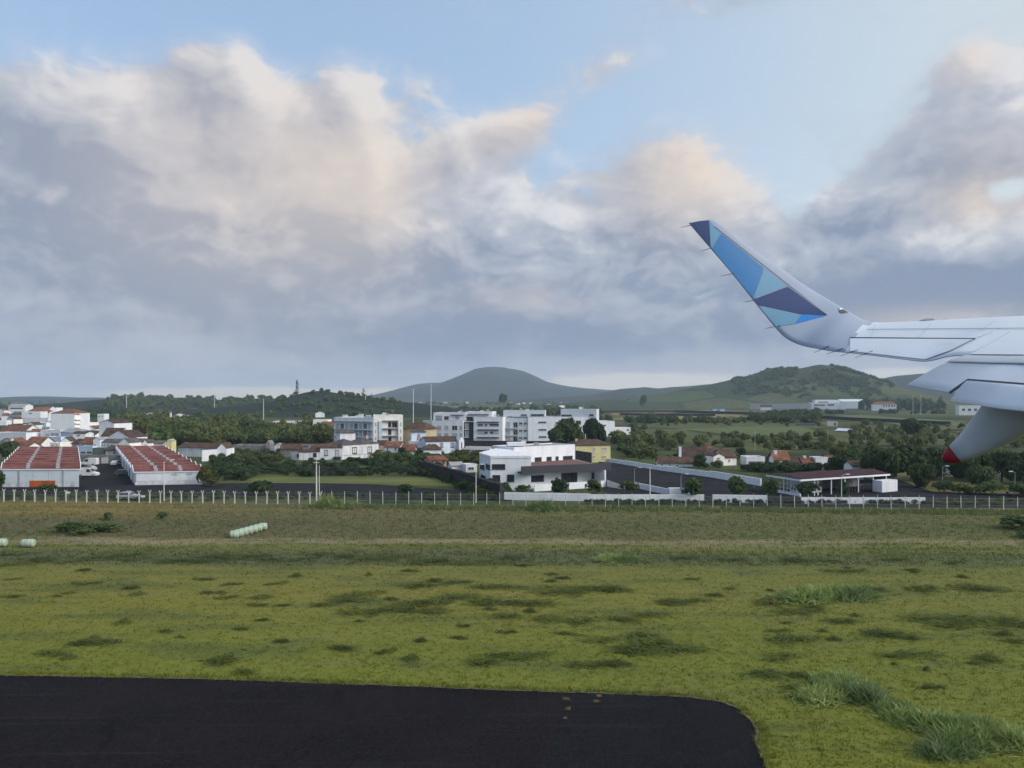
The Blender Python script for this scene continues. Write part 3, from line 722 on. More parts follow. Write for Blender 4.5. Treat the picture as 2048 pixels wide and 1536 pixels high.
def flats_mid():
    D = 331.0
    root = thing('apartment_block', 'white stepped block with dark recessed stairwell and roof storey', 'building', (XD(925, D).x, D, 0))
    a, b = XD(846, 337), XD(863.5, 333); q = foot4(a, b, 12); z = zt(842.3, 337); walls(root, q, z, 'white', 'stair_wall'); flat_roof(root, q, z)
    f = Face(a, b)
    for y in (852, 867.5): window(root, f, (856, y, 859.6, y + 3.4), fm='grey', bars=0)
    for y in (847.3, 862): strip(root, f, (852.5, y, 861, y + 1.2), 'ledge', 'dark', .6)
    a, b = XD(863.5, 333), XD(926, 330); q = foot4(a, b, 15); z = zt(841.5, 333); walls(root, q, z, 'white', 'main_wall'); flat_roof(root, q, z, h=.15)
    f = Face(a, b)
    for y0, y1 in ((851, 860.6), (866, 876)):
        for k, (x0, x1) in enumerate(((874, 882.7), (888.4, 897.3), (903.8, 915), (919, 925))):
            window(root, f, (x0, y0, x1, y1), fm='lframe', gm=('pshut', 'shut', 'glass', 'shut')[k] if y0 < 860 else 'shut', bars=1)
    a2, b2 = XD(867, 334.2), XD(931, 331.6); q = foot4(a2, b2, 12); z3 = zt(826.8, 334); mb = MB(); mb.prism(q, z + .15, z3); mb.build('roof_storey', M['white'], root); flat_roof(root, q, z3)
    f2 = Face(a2, b2)
    window(root, f2, (888.4, 832.5, 897.4, 839), fm='bframe', bars=2); window(root, f2, (871.5, 831.3, 883.6, 840), 'loggia', 'dark', 'shut', bars=1); strip(root, f2, (902, 829.5, 927, 830.6), 'ledge', 'dark', .7); window(root, f2, (911, 833.5, 918.5, 837.5), fm='grey', gm='shut')
    a, b = XD(925.5, 331.2), XD(947.5, 331.2); q = foot4(a, b, 13); z4 = zt(844, 331); walls(root, q, z4, 'dark', 'stairwell'); flat_roof(root, q, z4, par='white')
    f = Face(a, b)
    for y0, y1 in ((847, 858.5), (862, 874)): window(root, f, (930, y0, 937.5, y1), fm='lframe', gm='shut', bars=1); strip(root, f, (927, y1 + .4, 939, y1 + 1.4), 'landing', 'conc', .5)
    a, b = XD(947.2, 329), XD(1005, 327); q = foot4(a, b, 16); z5 = zt(835.8, 329); walls(root, q, z5, 'white', 'office_wall'); flat_roof(root, q, z5, par='white')
    f = Face(a, b)
    for y in (843.2, 858.6, 874): strip(root, f, (955, y, 998, y + 1.7), 'ledge', 'dark', .7)
    for r in ((955.3, 847.8, 966, 852.3), (969, 847.8, 974.7, 852.3), (979, 847.5, 998, 852)): window(root, f, r, fm='grey', bars=3)
    for k, r in enumerate(((955.6, 863.3, 967, 867.6), (968.6, 863.3, 975.5, 867.6), (980, 863, 986.5, 867.2), (987.5, 863, 998, 867))): window(root, f, r, fm='grey', gm='pgreen' if k in (0, 3) else 'glass', bars=1)
    a, b = XD(931, 332.5), XD(984, 331); q = foot4(a, b, 12); z6 = zt(825, 332); mb = MB(); mb.prism(q, z5 + .35, z6); mb.build('roof_storey', M['white'], root); flat_roof(root, q, z6, par='white')
    f = Face(a, b)
    strip(root, f, (935, 828.4, 977.5, 830), 'ledge', 'dark', .7)
    for r in ((946.5, 834, 953.3, 837.2), (957.5, 833.5, 974.7, 837)): window(root, f, r, fm='grey', bars=2)
flats_mid()

def flats_right():
    root = thing('apartment_block', 'pale green and cream block with boxy roof storeys behind two round trees', 'building', (XD(1090, 334).x, 334, 0))
    a, b = XD(1006, 334), XD(1056.5, 332); q = foot4(a, b, 15); z = zt(836, 334); walls(root, q, z, 'pgreen', 'left_wall'); flat_roof(root, q, z, par='pgreen', h=.2)
    f = Face(a, b)
    for y in (844.5, 859, 873.5):
        window(root, f, (1007.5, y + .5, 1010.5, y + 5), fm='grey'); window(root, f, (1012.3, y, 1020.5, y + 11), 'balcony_window', 'grey', 'shut', bars=1); window(root, f, (1026.5, y, 1035.5, y + 11), 'balcony_window', 'grey', 'glass', bars=1)
        window(root, f, (1037.8, y, 1045, y + 5.2), fm='lframe', bars=1); window(root, f, (1047, y, 1054, y + 5.2), fm='lframe', bars=1)
        strip(root, f, (1011.5, y + 11.3, 1036.5, y + 12.2), 'balcony_slab', 'conc', .9)
    a, b = XD(1056.4, 331.6), XD(1178, 333); q = foot4(a, b, 16); z2 = zt(835, 332); walls(root, q, z2, 'white', 'right_wall'); flat_roof(root, q, z2, par='white', h=.25)
    f = Face(a, b)
    for r in ((1076.6, 843, 1092.4, 846.2), (1077, 858, 1092.8, 861), (1077.3, 872.3, 1093, 875.4), (1143.3, 841, 1149, 848), (1151.5, 841, 1162, 849), (1111, 844, 1113.5, 848)): window(root, f, r, fm='grey', bars=2)
    a, b = XD(1006.5, 336), XD(1090, 334.5); q = foot4(a, b, 11); z3 = zt(822.6, 335); mb = MB(); mb.prism(q, z2 + .25, z3); mb.build('roof_storey', M['pgreen'], root); flat_roof(root, q, z3, par='pgreen')
    f = Face(a, b)
    for r in ((1008, 833, 1010.5, 837.5), (1018, 832, 1020.5, 836), (1022, 832, 1024.5, 836), (1042, 828.5, 1054, 832), (1061, 828, 1088, 832.3)): window(root, f, r, fm='grey', bars=1)
    a, b = XD(1121.5, 335.5), XD(1192.8, 332.2); q = foot4(a, b, 11); z4 = zt(820, 334); mb = MB(); mb.prism(q, -.3, z4); mb.build('tower_wall', M['pgreen'], root); flat_roof(root, q, z4, par='pgreen')
    f = Face(a, b); window(root, f, (1178.5, 828, 1187.5, 832.5), fm='grey'); window(root, f, (1179, 842, 1187, 845), fm='grey'); window(root, f, (1122.5, 829, 1143.5, 833.3), fm='grey', bars=3)
    for x in (1024, 1055, 1066): p = at_px(foot4(XD(1006.5, 336), XD(1090, 334.5), 11), x); chimney(root, p, z3, z3 + .8, .4, 'metal')
flats_right()

# vents, tanks and aerials on the big flat roofs
g_ = random.Random(3)
for rt in [o for o in bpy.data.objects if o.parent is None and o.name.startswith(('apartment_block', 'office_building'))]:
    for rf in [c for c in rt.children if c.name.startswith('roof') and not c.name.startswith(('roof_s', 'roof_h'))]:
        vs_ = [v.co for v in rf.data.vertices]; lo = Vector((min(v.x for v in vs_), min(v.y for v in vs_))); hi = Vector((max(v.x for v in vs_), max(v.y for v in vs_))); zz = max(v.z for v in vs_)
        for k in range(2):
            p = Vector((lo.x + (hi.x - lo.x) * g_.uniform(.25, .75), lo.y + (hi.y - lo.y) * g_.uniform(.35, .65))) + Vector(rt.location[:2])
            mb = MB(); h_ = g_.uniform(.35, .7); mb.box((p.x, p.y, zz + h_), (g_.uniform(.3, .9), .4, h_ - .005), .1); mb.build('roof_unit', M['metal' if k else 'white2'], rt)
        p = Vector((lo.x + (hi.x - lo.x) * g_.uniform(.3, .7), (lo.y + hi.y) / 2)) + Vector(rt.location[:2]); mb = MB(); mb.tube([(p.x, p.y, zz), (p.x, p.y, zz + 2.2)], .04, 5)
        for q_ in (1.5, 1.8, 2.1): mb.tube([(p.x - .6, p.y, zz + q_), (p.x + .6, p.y, zz + q_)], .025, 4)
        mb.build('aerial', M['metal'], rt)
house('villa', 'small modern white cube house with roof box right of the green flats', 1195.5, 398, 1229.5, 400, 12, 843.8, 'white', 'flat', .4, wins=((1203, 849, 1212.3, 852.8),), cat='house')
root, q, z, _ = house('garden_annex', 'low white flat annex with sloping wall right of the white cube house', 1231, 402, 1261, 404, 6, 856, 'white', 'flat', .3, wins=((1253, 858, 1258.5, 862),), cat='house')

# ------------------------------------------------------------------ red-roofed warehouses
def warehouse(name, label, fl, fr, depth_vec, bays, z0, rise, lights, side_pal, orange=False):
    fl, fr = Vector(fl), Vector(fr); dv = Vector(depth_vec)
    root = thing(name, label, 'warehouse', ((fl.x + fr.x) / 2, (fl.y + fr.y) / 2, 0))
    q = [fl, fr, fr + dv, fl + dv]; walls(root, q, z0, side_pal)
    step = dv / bays; u = (fr - fl).normalized(); wdt = (fr - fl).length
    P3 = lambda p, h: Vector((p.x, p.y, h))
    for k in range(bays):
        a = fl + step * k - u * .25; b = fr + step * k + u * .25; m = step * .5
        # a low gable per bay: front slope, back slope, white gable trims at both ends
        mb = MB(); r = mb
        slope(mb, [P3(a, z0 + .12), P3(b, z0 + .12), P3(b + m, z0 + rise), P3(a + m, z0 + rise)], .1)
        slope(mb, [P3(a + m, z0 + rise), P3(b + m, z0 + rise), P3(b + step * .985, z0 + .12), P3(a + step * .985, z0 + .12)], .1)
        bay = mb.build('roof_bay', M['red'], root)
        mb = MB()
        n = max(4, int(wdt / 1.2))
        for j in range(n + 1):                                   # standing seams
            p = a + (b - a) * (j / n) + u * (0.02 if j == 0 else -.02 if j == n else 0); s = Vector((u.x, u.y, 0)) * .035
            lo, hi = P3(p, z0 + .125), P3(p + m, z0 + rise + .005); e = Vector((0, 0, .05))
            mb.poly([lo - s + e, lo + s + e, hi + s + e, hi - s + e])
        mb.build('seams', M['red'], bay)
        mb = MB(); mb.tube([P3(a + m, z0 + rise + .02), P3(b + m, z0 + rise + .02)], .13, 5); mb.build('ridge_cap', M['ridge'], bay)
        for c, w in lights:
            p0 = a + (b - a) * c; p1 = a + (b - a) * (c + w); e = .06
            mb = MB(); slope(mb, [P3(p0 + m * .04, z0 + .12 + e + rise * .04), P3(p1 + m * .04, z0 + .12 + e + rise * .04), P3(p1 + m * .97, z0 + rise * .97 + e + .02), P3(p0 + m * .97, z0 + rise * .97 + e + .02)], .05)
            mb.build('roof_light', M['sky_l'], bay)
        for p, s in ((fl - u * .26, -1), (fr + u * .26, 1)):
            p = p + step * k; d = u * (.18 * s); mb = MB()
            tri = [P3(p, z0 - .1), P3(p + step * .97, z0 - .1), P3(p + step * .97, z0 + .35), P3(p + m, z0 + rise + .3), P3(p, z0 + .35)]
            mb.hexa(tri, [x + Vector((d.x, d.y, 0)) for x in tri]); mb.build('gable_trim', M['white'], root)
    f = Face(fl, fr)
    mb = MB(); f.slab(mb, -.3, wdt + .3, z0 - .14, z0 + .1, .003, .22); mb.build('gutter', M['white'], root)
    for k in range(5):                                            # cladding panels with recessed joints
        mb = MB(); t0 = wdt * k / 5 + .05; t1 = wdt * (k + 1) / 5 - .05; f.slab(mb, t0, t1, .9, z0 - .2, .003, .06); mb.build('cladding_panel', M['pgreen' if orange else 'white'], root)
        mb = MB(); f.slab(mb, t0, t1, .03, .85, .003, .06); mb.build('plinth_panel', M['white2'], root)
    return root, f, q
dvA = Vector((-37, 65)) * .98
rootA, fA, qA = warehouse('warehouse', 'pale warehouse with red sawtooth roof and orange sheet by its front wall', XD(5, 173), XD(158, 173.5), dvA, 9, zt(939, 173), 1.15, ((.31, .05), (.69, .05)), 'grey', True)
strip(rootA, fA, (60, 961, 111, 973.5), 'orange_sheet', 'orange', .16)
strip(rootA, fA, (37.5, 942, 40, 974), 'downpipe', 'grey', .16); strip(rootA, fA, (125, 941, 128, 975), 'downpipe', 'grey', .16)
window(rootA, fA, (143, 963, 149, 970), fm='grey', bars=0)
rootB, fB, qB = warehouse('warehouse', 'white warehouse with red sawtooth roof and two small high windows', XD(270, 177), XD(403, 179), Vector((-45, 80)), 10, zt(944.5, 177), 1.1, ((.30, .055), (.66, .055)), 'white')
for r in ((343.5, 944.5, 355, 949), (373, 943.5, 384, 947.8)): window(rootB, fB, r, fm='grey', bars=2)
strip(rootB, fB, (271.5, 946, 273, 964), 'downpipe', 'grey', .16)
fr = Face(qA[1], qA[2]); fl = Face(qB[3], qB[0])
for k in range(7):
    mb = MB(); t = (fl.b - fl.a).length * (k + .5) / 7; fl.slab(mb, t - 1.2, t + 1.2, .02, 2.9, .003, .10); mb.build('roller_door', M['gate' if k % 2 else 'grey'], rootB)

# ------------------------------------------------------------------ open shed with maroon roof
def shed():
    L, Fc, R, B = XD(1533, 166), XD(1600, 156), XD(1779.5, 167.7), XD(1716, 178.8)
    root = thing('open_shed', 'open-sided shed with maroon roof and white posts beside the dark yard', 'shed', (Fc.x, Fc.y, 0))
    z = 3.55; P3 = lambda p, h: Vector((p.x, p.y, h))
    ridge0, ridge1 = (L + Fc) / 2, (R + B) / 2
    mb = MB(); c = [P3(Fc, z), P3(R, z), P3(ridge1, z + .55), P3(ridge0, z + .55)]; slope(mb, c, .1); slope(mb, [P3(B, z), P3(L, z), P3(ridge0, z + .55), P3(ridge1, z + .55)], .1)
    mb.build('roof', M['maroon'], root)
    for a, b, n in ((Fc, R, 'front_fascia'), (L, Fc, 'end_fascia'), (R, B, 'far_fascia')):
        f = Face(a, b); mb = MB(); f.slab(mb, 0, (b - a).length, z - .42, z - .08, .003, .14); mb.build(n, M['white'], root)
    u = (R - Fc).normalized(); v = (L - Fc).normalized()
    spots = [Fc + u * s + v * .2 for s in (.2, 4.2, 5.2, 9, 13, 17, 21.5, 25.6)] + [Fc + v * s + u * .2 for s in (5.2, 10.0)] + [L + u * s - v * .2 for s in (6, 12, 18, 24)]
    for p in spots: mb = MB(); mb.box((p.x, p.y, z / 2 - .22), (.09, .09, z / 2 - .22)); mb.build('post', M['white'], root)
    q = [Fc + u * 4.4 + v * 4, Fc + u * 10 + v * 4, Fc + u * 10 + v * 8, Fc + u * 4.4 + v * 8]; mb = MB(); mb.prism(q, -.1, z - .5); mb.build('kiosk', M['white'], root)
    q = [Fc + u * 11 + v * 8.4, Fc + u * 25.4 + v * 8.4, Fc + u * 25.4 + v * 8.7, Fc + u * 11 + v * 8.7]; mb = MB(); mb.prism(q, -.1, z - .6); mb.build('rear_wall', M['stone'], root)
    q = [Fc + u * .6 + v * .5, Fc + u * .6 + v * 9.2, Fc + u * .75 + v * 9.2, Fc + u * .75 + v * .5]; mb = MB(); mb.prism(q, -.1, .55); mb.build('low_wall', M['white'], root)
    for k in range(9):
        p = Fc + u * .68 + v * (.6 + k * 1.05); mb = MB(); mb.box((p.x, p.y, 1.35), (.035, .035, .8)); mb.build('baluster', M['lframe'], root)
    for h in (1.2, 2.13): a, b = Fc + u * .68 + v * .5, Fc + u * .68 + v * 9.2; mb = MB(); mb.tube([(a.x, a.y, h), (b.x, b.y, h)], .035, 4); mb.build('rail', M['lframe'], root)
    for k in range(16):
        p = Fc + u * (12 + k * .85) + v * 1.2; mb = MB(); mb.box((p.x, p.y, .7), (.03, .03, .7)); mb.build('baluster', M['stone'], root)
    a, b = Fc + u * 11.8 + v * 1.2, Fc + u * 25 + v * 1.2; mb = MB(); mb.tube([(a.x, a.y, 1.42), (b.x, b.y, 1.42)], .04, 4); mb.build('rail', M['stone'], root)
shed()
f = foot4(XD(1764, 163), XD(1795, 165.5), 2.2); c = thing('container', 'white windowless cabin at the end of the open shed', 'cabin', (f[0].x, f[0].y, 0))
mb = MB(); mb.prism(f, .02, 2.35); mb.build('body', M['white'], c)
fc = Face(f[0], f[1])
for k in range(8): mb = MB(); w = (f[1] - f[0]).length; fc.slab(mb, w * k / 8 + .05, w * k / 8 + .2, .15, 2.2, .003, .05); mb.build('rib', M['white'], c)
mb = MB(); mb.prism([f[0] - U * .05, f[1] + U * .05, f[2] + U * .05, f[3] - U * .05], 2.353, 2.45); mb.build('roof', M['white2'], c)

# ------------------------------------------------------------------ old villa in the middle
def old_villa():
    a, b = XD(685, 251), XD(757, 262); root = thing('old_villa', 'weathered white villa with two hipped dark roofs and a square tower', 'house', (a.x, a.y, 0))
    q = foot4(a, b, 9); z = zt(890, 251); walls(root, q, z, 'white2')
    f = Face(a, b); mid = (a + b) / 2; mid2 = (q[3] + q[2]) / 2
    hip(root, [q[0], mid, mid2, q[3]], z, 1.75, 'dtile', .25); hip(root, [mid, q[1], q[2], mid2], z + .004, 1.75, 'dtile', .25)
    for r in ((704.5, 894, 714, 907.5), (735, 893, 743.5, 906.3)): window(root, f, r, fm='bframe', gm='pgreen', fw=.28, bars=1)
    strip(root, f, (686, 908.3, 756, 909.2), 'plinth_band', 'grey', .1); strip(root, f, (723.6, 892, 724.4, 908), 'downpipe', 'grey', .1)
    t0 = mid2 + V * .2 - U * 1.5; q2 = foot4(t0, t0 + U * 5.4, 5); zT = zt(865, t0.y)
    mb = MB(); mb.prism(q2, -.3, zT); mb.build('tower', M['white2'], root); hip(root, q2, zT, 1.1, 'dtile', .45); window(root, Face(q2[0], q2[1]), (731, 869, 738, 879), fm='bframe', gm='pgreen', fw=.25)
    a2 = XD(640, 250); q3 = foot4(a2, a - (a - a2).normalized() * .02, 6); z3 = zt(896, 250); mb = MB(); mb.prism(q3, -.3, z3); mb.build('side_wing', M['white2'], root); gable(root, q3, z3, 1.1, 'btile', 'white2', over=.2)
    f3 = Face(q3[0], q3[1]); window(root, f3, (648.5, 900, 656, 911), fm='bframe', gm='pgreen', fw=.16); window(root, f3, (670.5, 900, 678.3, 915.5), 'door', 'bframe', 'pgreen', fw=.16, sill=False)
    mb = MB(); c = f3.at(f3.hit(674.5, 915)[0], 0, .9); mb.box((c.x, c.y, .45), (1.1, .8, .45), math.radians(3)); mb.build('door_steps', M['basalt'], root)
    a4 = XD(598, 249); q4 = foot4(a4, a2 - Vector((.05, 0)), 5); z4 = zt(904.5, 249); mb = MB(); mb.prism(q4, -.3, z4); mb.build('stable_wing', M['white2'], root); gable(root, q4, z4, 1.2, 'btile', 'white2', over=.15)
    f4 = Face(q4[0], q4[1]); window(root, f4, (626, 906, 633.3, 914), fm='frame', bars=1)
    p = at_px(q4, 613); chimney(root, p, z4, z4 + 2.0, 1.1, 'stone')
    a5 = XD(582, 249.5); q5 = foot4(a5, a4 - Vector((.05, 0)), 4); mb = MB(); mb.prism(q5, -.3, zt(906, 249)); mb.build('lean_to', M['grey'], root); window(root, Face(q5[0], q5[1]), (594, 908.5, 598, 914), fm='frame', bars=0)
old_villa()

# ------------------------------------------------------------------ chapel
def chapel():
    a, b = XD(852, 276), XD(920, 281); root = thing('chapel', 'white chapel with tiled roof, narrow bright gable front and square belfry', 'chapel', (a.x, a.y, 0))
    q = foot4(a, b, 7); z = zt(883.5, 276); walls(root, q, z, 'bluew', 'nave_wall'); gable(root, q, z, 1.5, 'btile', 'bluew', over=.25)
    f = Face(a, b)
    for r in ((880, 885.7, 886.2, 894.6), (901.2, 885.2, 907.8, 894.6), (902, 901, 908, 907.6), (882.5, 901.5, 887, 907.6)): window(root, f, r, fm='bframe', gm='shut', bars=1)
    # gable front: tall narrow, set proud at the right end
    c0 = XD(918.5, 279); c1 = XD(928.3, 280); g = MB(); zb = -.3; ze = zt(881, 279); zp = zt(874, 279); m = (c0 + c1) / 2; bk = V * 7.2
    P3 = lambda p, h: Vector((p.x, p.y, h))
    pent = [P3(c0, zb), P3(c1, zb), P3(c1, ze), P3(m, zp), P3(c0, ze)]; g.hexa(pent, [p + Vector((bk.x, bk.y, 0)) for p in pent]); g.build('gable_front', M['white'], root)
    strip(root, Face(c0, c1), (922.3, 884.5, 924.4, 897), 'slit_window', 'frame', .06)
    ta, tb = XD(822.8, 284), XD(851.5, 285); q2 = foot4(ta, tb, 5.2); zT = zt(863.8, 284); mb = MB(); mb.prism(q2, -.3, zT); mb.build('belfry', M['bluew'], root); hip(root, q2, zT, 1.05, 'dtile', .4)
    f2 = Face(ta, tb); t0, z0 = f2.hit(834.4, 881); t1, z1 = f2.hit(841, 867); w = t1 - t0
    arch = lambda k, o: [f2.at(t0 + w / 2 - w * k / 2, z0, o), f2.at(t0 + w / 2 + w * k / 2, z0, o), f2.at(t0 + w / 2 + w * k / 2, z0 + (z1 - z0) * .58, o), f2.at(t0 + w / 2 + w * k * .3, z0 + (z1 - z0) * .82, o), f2.at(t0 + w / 2, z0 + (z1 - z0) * (.55 + .45 * k), o), f2.at(t0 + w / 2 - w * k * .3, z0 + (z1 - z0) * .82, o), f2.at(t0 + w / 2 - w * k / 2, z0 + (z1 - z0) * .58, o)]
    mb = MB(); mb.hexa(arch(1.0, .004), arch(1.0, .07)); wo = mb.build('arched_window', M['frame'], root); mb = MB(); mb.hexa(arch(.7, .072), arch(.7, .085)); mb.build('pane', M['pshut'], wo)
    qa, qb = XD(817, 281), XD(858, 279.5); q3 = foot4(qa, qb, 3); mb = MB(); mb.prism(q3, -.3, zt(882.2, 281)); mb.build('porch_wall', M['bluew'], root)
chapel()

# ------------------------------------------------------------------ houses round the old villa and the chapel
house('cottage', 'small white cottage with bright red roof and gable towards the flats', 768.5, 263, 799, 262, 6, 893, 'white', 'gable', 1.5, 'tile', wins=((774, 894.5, 776.3, 901.5), (788.5, 894.5, 794, 902)), chim=((783, 884),))
house('cottage', 'pink cottage under a brown roof beside the old villa', 754, 270, 771, 270, 6, 888.5, 'pink', 'gable', 1.1, 'btile', wins=((756.5, 890, 759, 896),))
house('cottage', 'long low cottage with plain red roof in front of the chapel', 799, 262, 829, 262, 6, 901, 'white', 'gable', 1.9, 'tile')
house('ochre_house', 'ochre walled house with dark red hipped roof behind the belfry', 806, 312, 848, 308, 10, 857.5, 'ochre', 'hip', 2.6, 'btile', over=.5, ridge=.5)
house('cottage', 'white-ended cottage with brown hipped roof behind shrubs below the chapel', 848, 250, 883, 251, 7, 899, 'white', 'hip', 1.6, 'btile', chim=((862, 886),))
house('ruined_house', 'roofed ruin of bare brick with open windows by the dark wall', 860, 224, 893, 226, 6, 921, 'brick', 'gable', 1.0, 'tile', wins=((863, 922, 867, 930), (871, 922, 875, 930), (884, 921, 890, 928)), fm='stone')
house('white_shed', 'plain white shed with a sloping side beside the ruin', 903, 211, 925, 212, 4, 931, 'white', 'gable', .7, 'flat')
house('white_shed', 'white shed with opening half hidden by the street lamp', 932, 208, 954, 209, 4, 931, 'white', 'flat', .3, wins=((936, 934, 948, 940),))
house('white_hall', 'low white hall with a sloped roof edge right of the chapel front', 929, 277, 977, 275, 6, 899, 'bluew', 'gable', .9, 'flat', wins=((930, 899, 937, 904.5),))
house('modern_villa', 'flat modern white villa with deep terrace on the scrubby slope', 546, 440, 603, 440, 11, 845, 'white', 'flat', .7, wins=((551, 849, 557.5, 855.5), (573, 849.5, 596, 856)), gm='glass')
house('villa', 'cream villa with red tiled wing left of the gallery flats', 626, 400, 655, 400, 9, 841.5, 'cream', 'flat', .5, wins=((633, 844, 639, 849),))
house('cottage', 'red tiled cottage wedged against the gallery flats', 640, 385, 668, 384, 9, 853, 'white', 'gable', 2.2, 'tile')
house('yellow_house', 'pale yellow two-storey house with brown hipped roof and white chimney', 1151, 239, 1221, 241, 10, 890.5, 'yellow', 'hip', 1.6, 'btile', wins=((1185, 895, 1190.6, 903.8), (1202.3, 894.6, 1213.8, 901.2), (1185, 911, 1190.6, 917), (1203, 911, 1212.3, 918)), gm='pshut', chim=((1153, 878.5),), ridge=.5, over=.25)
q = foot4(XD(1151, 232), XD(1183, 231), .8); w = MB(); w.prism(q, -.2, [zt(901, 232), zt(905.5, 231), zt(905.5, 231), zt(901, 232)]); tag(w.build('stone_wall', M['basalt'], None, origin=(q[0].x, q[0].y, 0)), 'tall black stone wall chunk in front of the yellow house', 'wall')

# houses behind the dark yard
house('farmhouse', 'cream two-storey house with brown roof and a round-topped gable', 1449, 229, 1473, 230, 8, 915, 'cream', 'gable', 1.9, 'btile', wins=((1456.5, 919, 1460.5, 924),))
house('farmhouse_wing', 'cream gabled wing with one small window facing the yard', 1427, 228, 1449, 228.5, 7, 913.5, 'cream', 'gable', .8, 'btile', along='v', wins=((1434, 915.5, 1439.5, 919),), over=.05)
house('bungalow', 'white bungalow with brown roof and orange awning above the white yard wall', 1317, 226, 1385, 225, 7, 926, 'white', 'gable', 1.6, 'btile', wins=((1322, 928, 1326, 932), (1338, 929, 1341.5, 933), (1353, 930, 1357, 934)), chim=((1360, 894.5),))
house('barn', 'old barn with large dark brown roof behind the white bungalow', 1362, 245, 1412, 244, 10, 912, 'stone', 'gable', 2.5, 'btile')
house('barn', 'long grey-brown roof of a low barn with light patches behind the cream house', 1410, 247, 1449, 247, 8, 909, 'stone', 'gable', 1.6, 'btile')
house('summerhouse', 'little hut with a peach pyramid roof among dark trees', 1412, 258, 1428, 258, 4, 897, 'stone', 'hip', 1.2, 'tile', ridge=0)
house('garage', 'low white flat garage row left of the brick-roofed cottages', 1493, 229, 1530, 229, 6, 917, 'white', 'flat', .5, wins=((1497, 922.5, 1527, 930),), gm='gate', fm='grey')
house('cottage', 'white cottage with stacked terracotta roofs and tall white chimney', 1549, 229, 1579, 229, 5, 919, 'white', 'gable', 1.4, 'tile', chim=((1551, 902),))
house('cottage', 'rear terracotta roofed cottage rising above its front neighbour', 1551, 236, 1577, 236, 5, 912.5, 'white', 'gable', 1.5, 'tile')
house('cottage', 'cottage with faded terracotta roof between two red ones', 1579.5, 230, 1605, 230, 5, 925, 'white', 'gable', 1.6, 'btile')
house('cottage', 'cottage with clean red roof and white parapets in the low row', 1607, 229, 1631, 229, 5, 926.5, 'white', 'gable', 1.4, 'tile', chim=((1609, 912.5), (1628, 914)))
house('store', 'white blank-walled store at the right end of the low row', 1631.5, 229, 1656, 229, 5, 917, 'white', 'flat', .3)
house('store', 'brick-red shed beside the blank white store', 1656.5, 230, 1669, 230, 5, 919, 'brick', 'gable', .8, 'tile')

# ------------------------------------------------------------------ left town
T = house
T('apartment_house', 'tall blank white gable block with cream balconies on its right side', 101, 405, 148.5, 405, 15, 826.5, 'white', 'hip', 2.2, 'tile', wins=((108, 862, 112, 868),), over=.1, ridge=.3)
q = foot4(XD(149, 405), XD(160, 408), 12); r = thing('balcony_wing', 'cream balconied wing at the right edge of the blank white block', 'building', (q[0].x, q[0].y, 0)); walls(r, q, zt(829, 405), 'cream')
for y in (838, 846, 854): strip(r, Face(q[0], q[1]), (149.5, y, 161.5, y + 1.5), 'balcony', 'cream', 1.0)
hip(r, q, zt(829, 405), 1.4, 'tile', .2)
T('hall', 'far white hall with vaulted roof at the left edge of town', 17, 820, 50, 820, 14, 812, 'white', 'gable', 2.0, 'flat', wins=((20, 815, 46, 818),))
T('house', 'white-fronted house with broad red roof behind the low garden wall', 43, 640, 81, 640, 10, 824, 'white', 'flat', .3, wins=((58, 825.5, 64, 828),))
T('house', 'broad red hipped roof above the white-fronted house', 54, 690, 88, 690, 14, 823, 'white', 'hip', 4.0, 'tile', ridge=.35)
T('house', 'dark slate-roofed house left of the white-fronted one', 21, 640, 42, 640, 12, 829, 'grey', 'gable', 2.2, 'dtile')
T('garden_wall', 'long pale garden wall below the white-fronted house', 33, 610, 96, 610, 1, 836, 'white2', 'flat', .2, cat='wall')
T('house', 'red roof with bright cream chimney gable at the left edge', 0, 430, 48, 425, 11, 863, 'white', 'gable', 3.6, 'tile', chim=((50, 849),))
T('house', 'grey corrugated roofs behind the cream chimney', 32, 400, 81, 398, 9, 868.5, 'grey', 'gable', 1.6, 'dtile')
T('house', 'long white wall house with tall blank side', -12, 350, 52, 345, 8, 866, 'white', 'flat', .3)
T('house', 'red roofed white house with two dark arches above the sawtooth roof', 51, 300, 83, 299, 7, 886, 'white', 'gable', 2.2, 'tile', wins=((54, 890, 67, 896), (69, 890, 82, 896)))
T('house', 'broad orange-brown roof at the left edge behind the tree', -15, 290, 46, 284, 9, 898, 'white', 'gable', 2.5, 'tile', chim=((24, 878),))
T('house', 'house with orange roof and white gables behind the broad orange-brown roof', 2, 325, 26, 322, 6, 883, 'white', 'gable', 1.4, 'tile', along='v')
T('house', 'long pale blue wall beside the house with two arches', 85, 315, 122, 311, 6, 874.5, 'bluew', 'flat', .25)
T('house', 'pale blue stepped wall house below the blank white block', 121, 325, 146, 318, 8, 864, 'bluew', 'gable', 1.2, 'flat', wins=((104, 868, 110, 873),) and ())
T('house', 'white house with barred carport left of the pale blue stepped one', 81, 350, 120, 348, 8, 861, 'white', 'flat', .3, wins=((91, 868, 99, 874), (101, 866, 118, 873)), gm='shut')
T('house', 'small white house with brown eave line right of the stepped wall', 146.5, 312, 171.5, 312, 6, 866.5, 'white', 'gable', .6, 'btile', wins=((154, 869.5, 160, 872),))
T('house', 'tall white gabled house with brown lean-to roof below it', 198, 318, 228, 316, 10, 846.5, 'white', 'gable', 1.4, 'btile', along='v', over=.1, chim=((226, 840),))
T('house', 'brown roof sloping down in front of the tall white gable', 203, 305, 238, 303, 6, 872, 'white2', 'gable', 3.0, 'btile', over=.2)
T('house', 'wide blank white gable wall facing the yard', 214.5, 292, 259, 289, 9, 874.5, 'white', 'gable', 2.5, 'btile', along='v', over=.1, chim=((255, 864),))
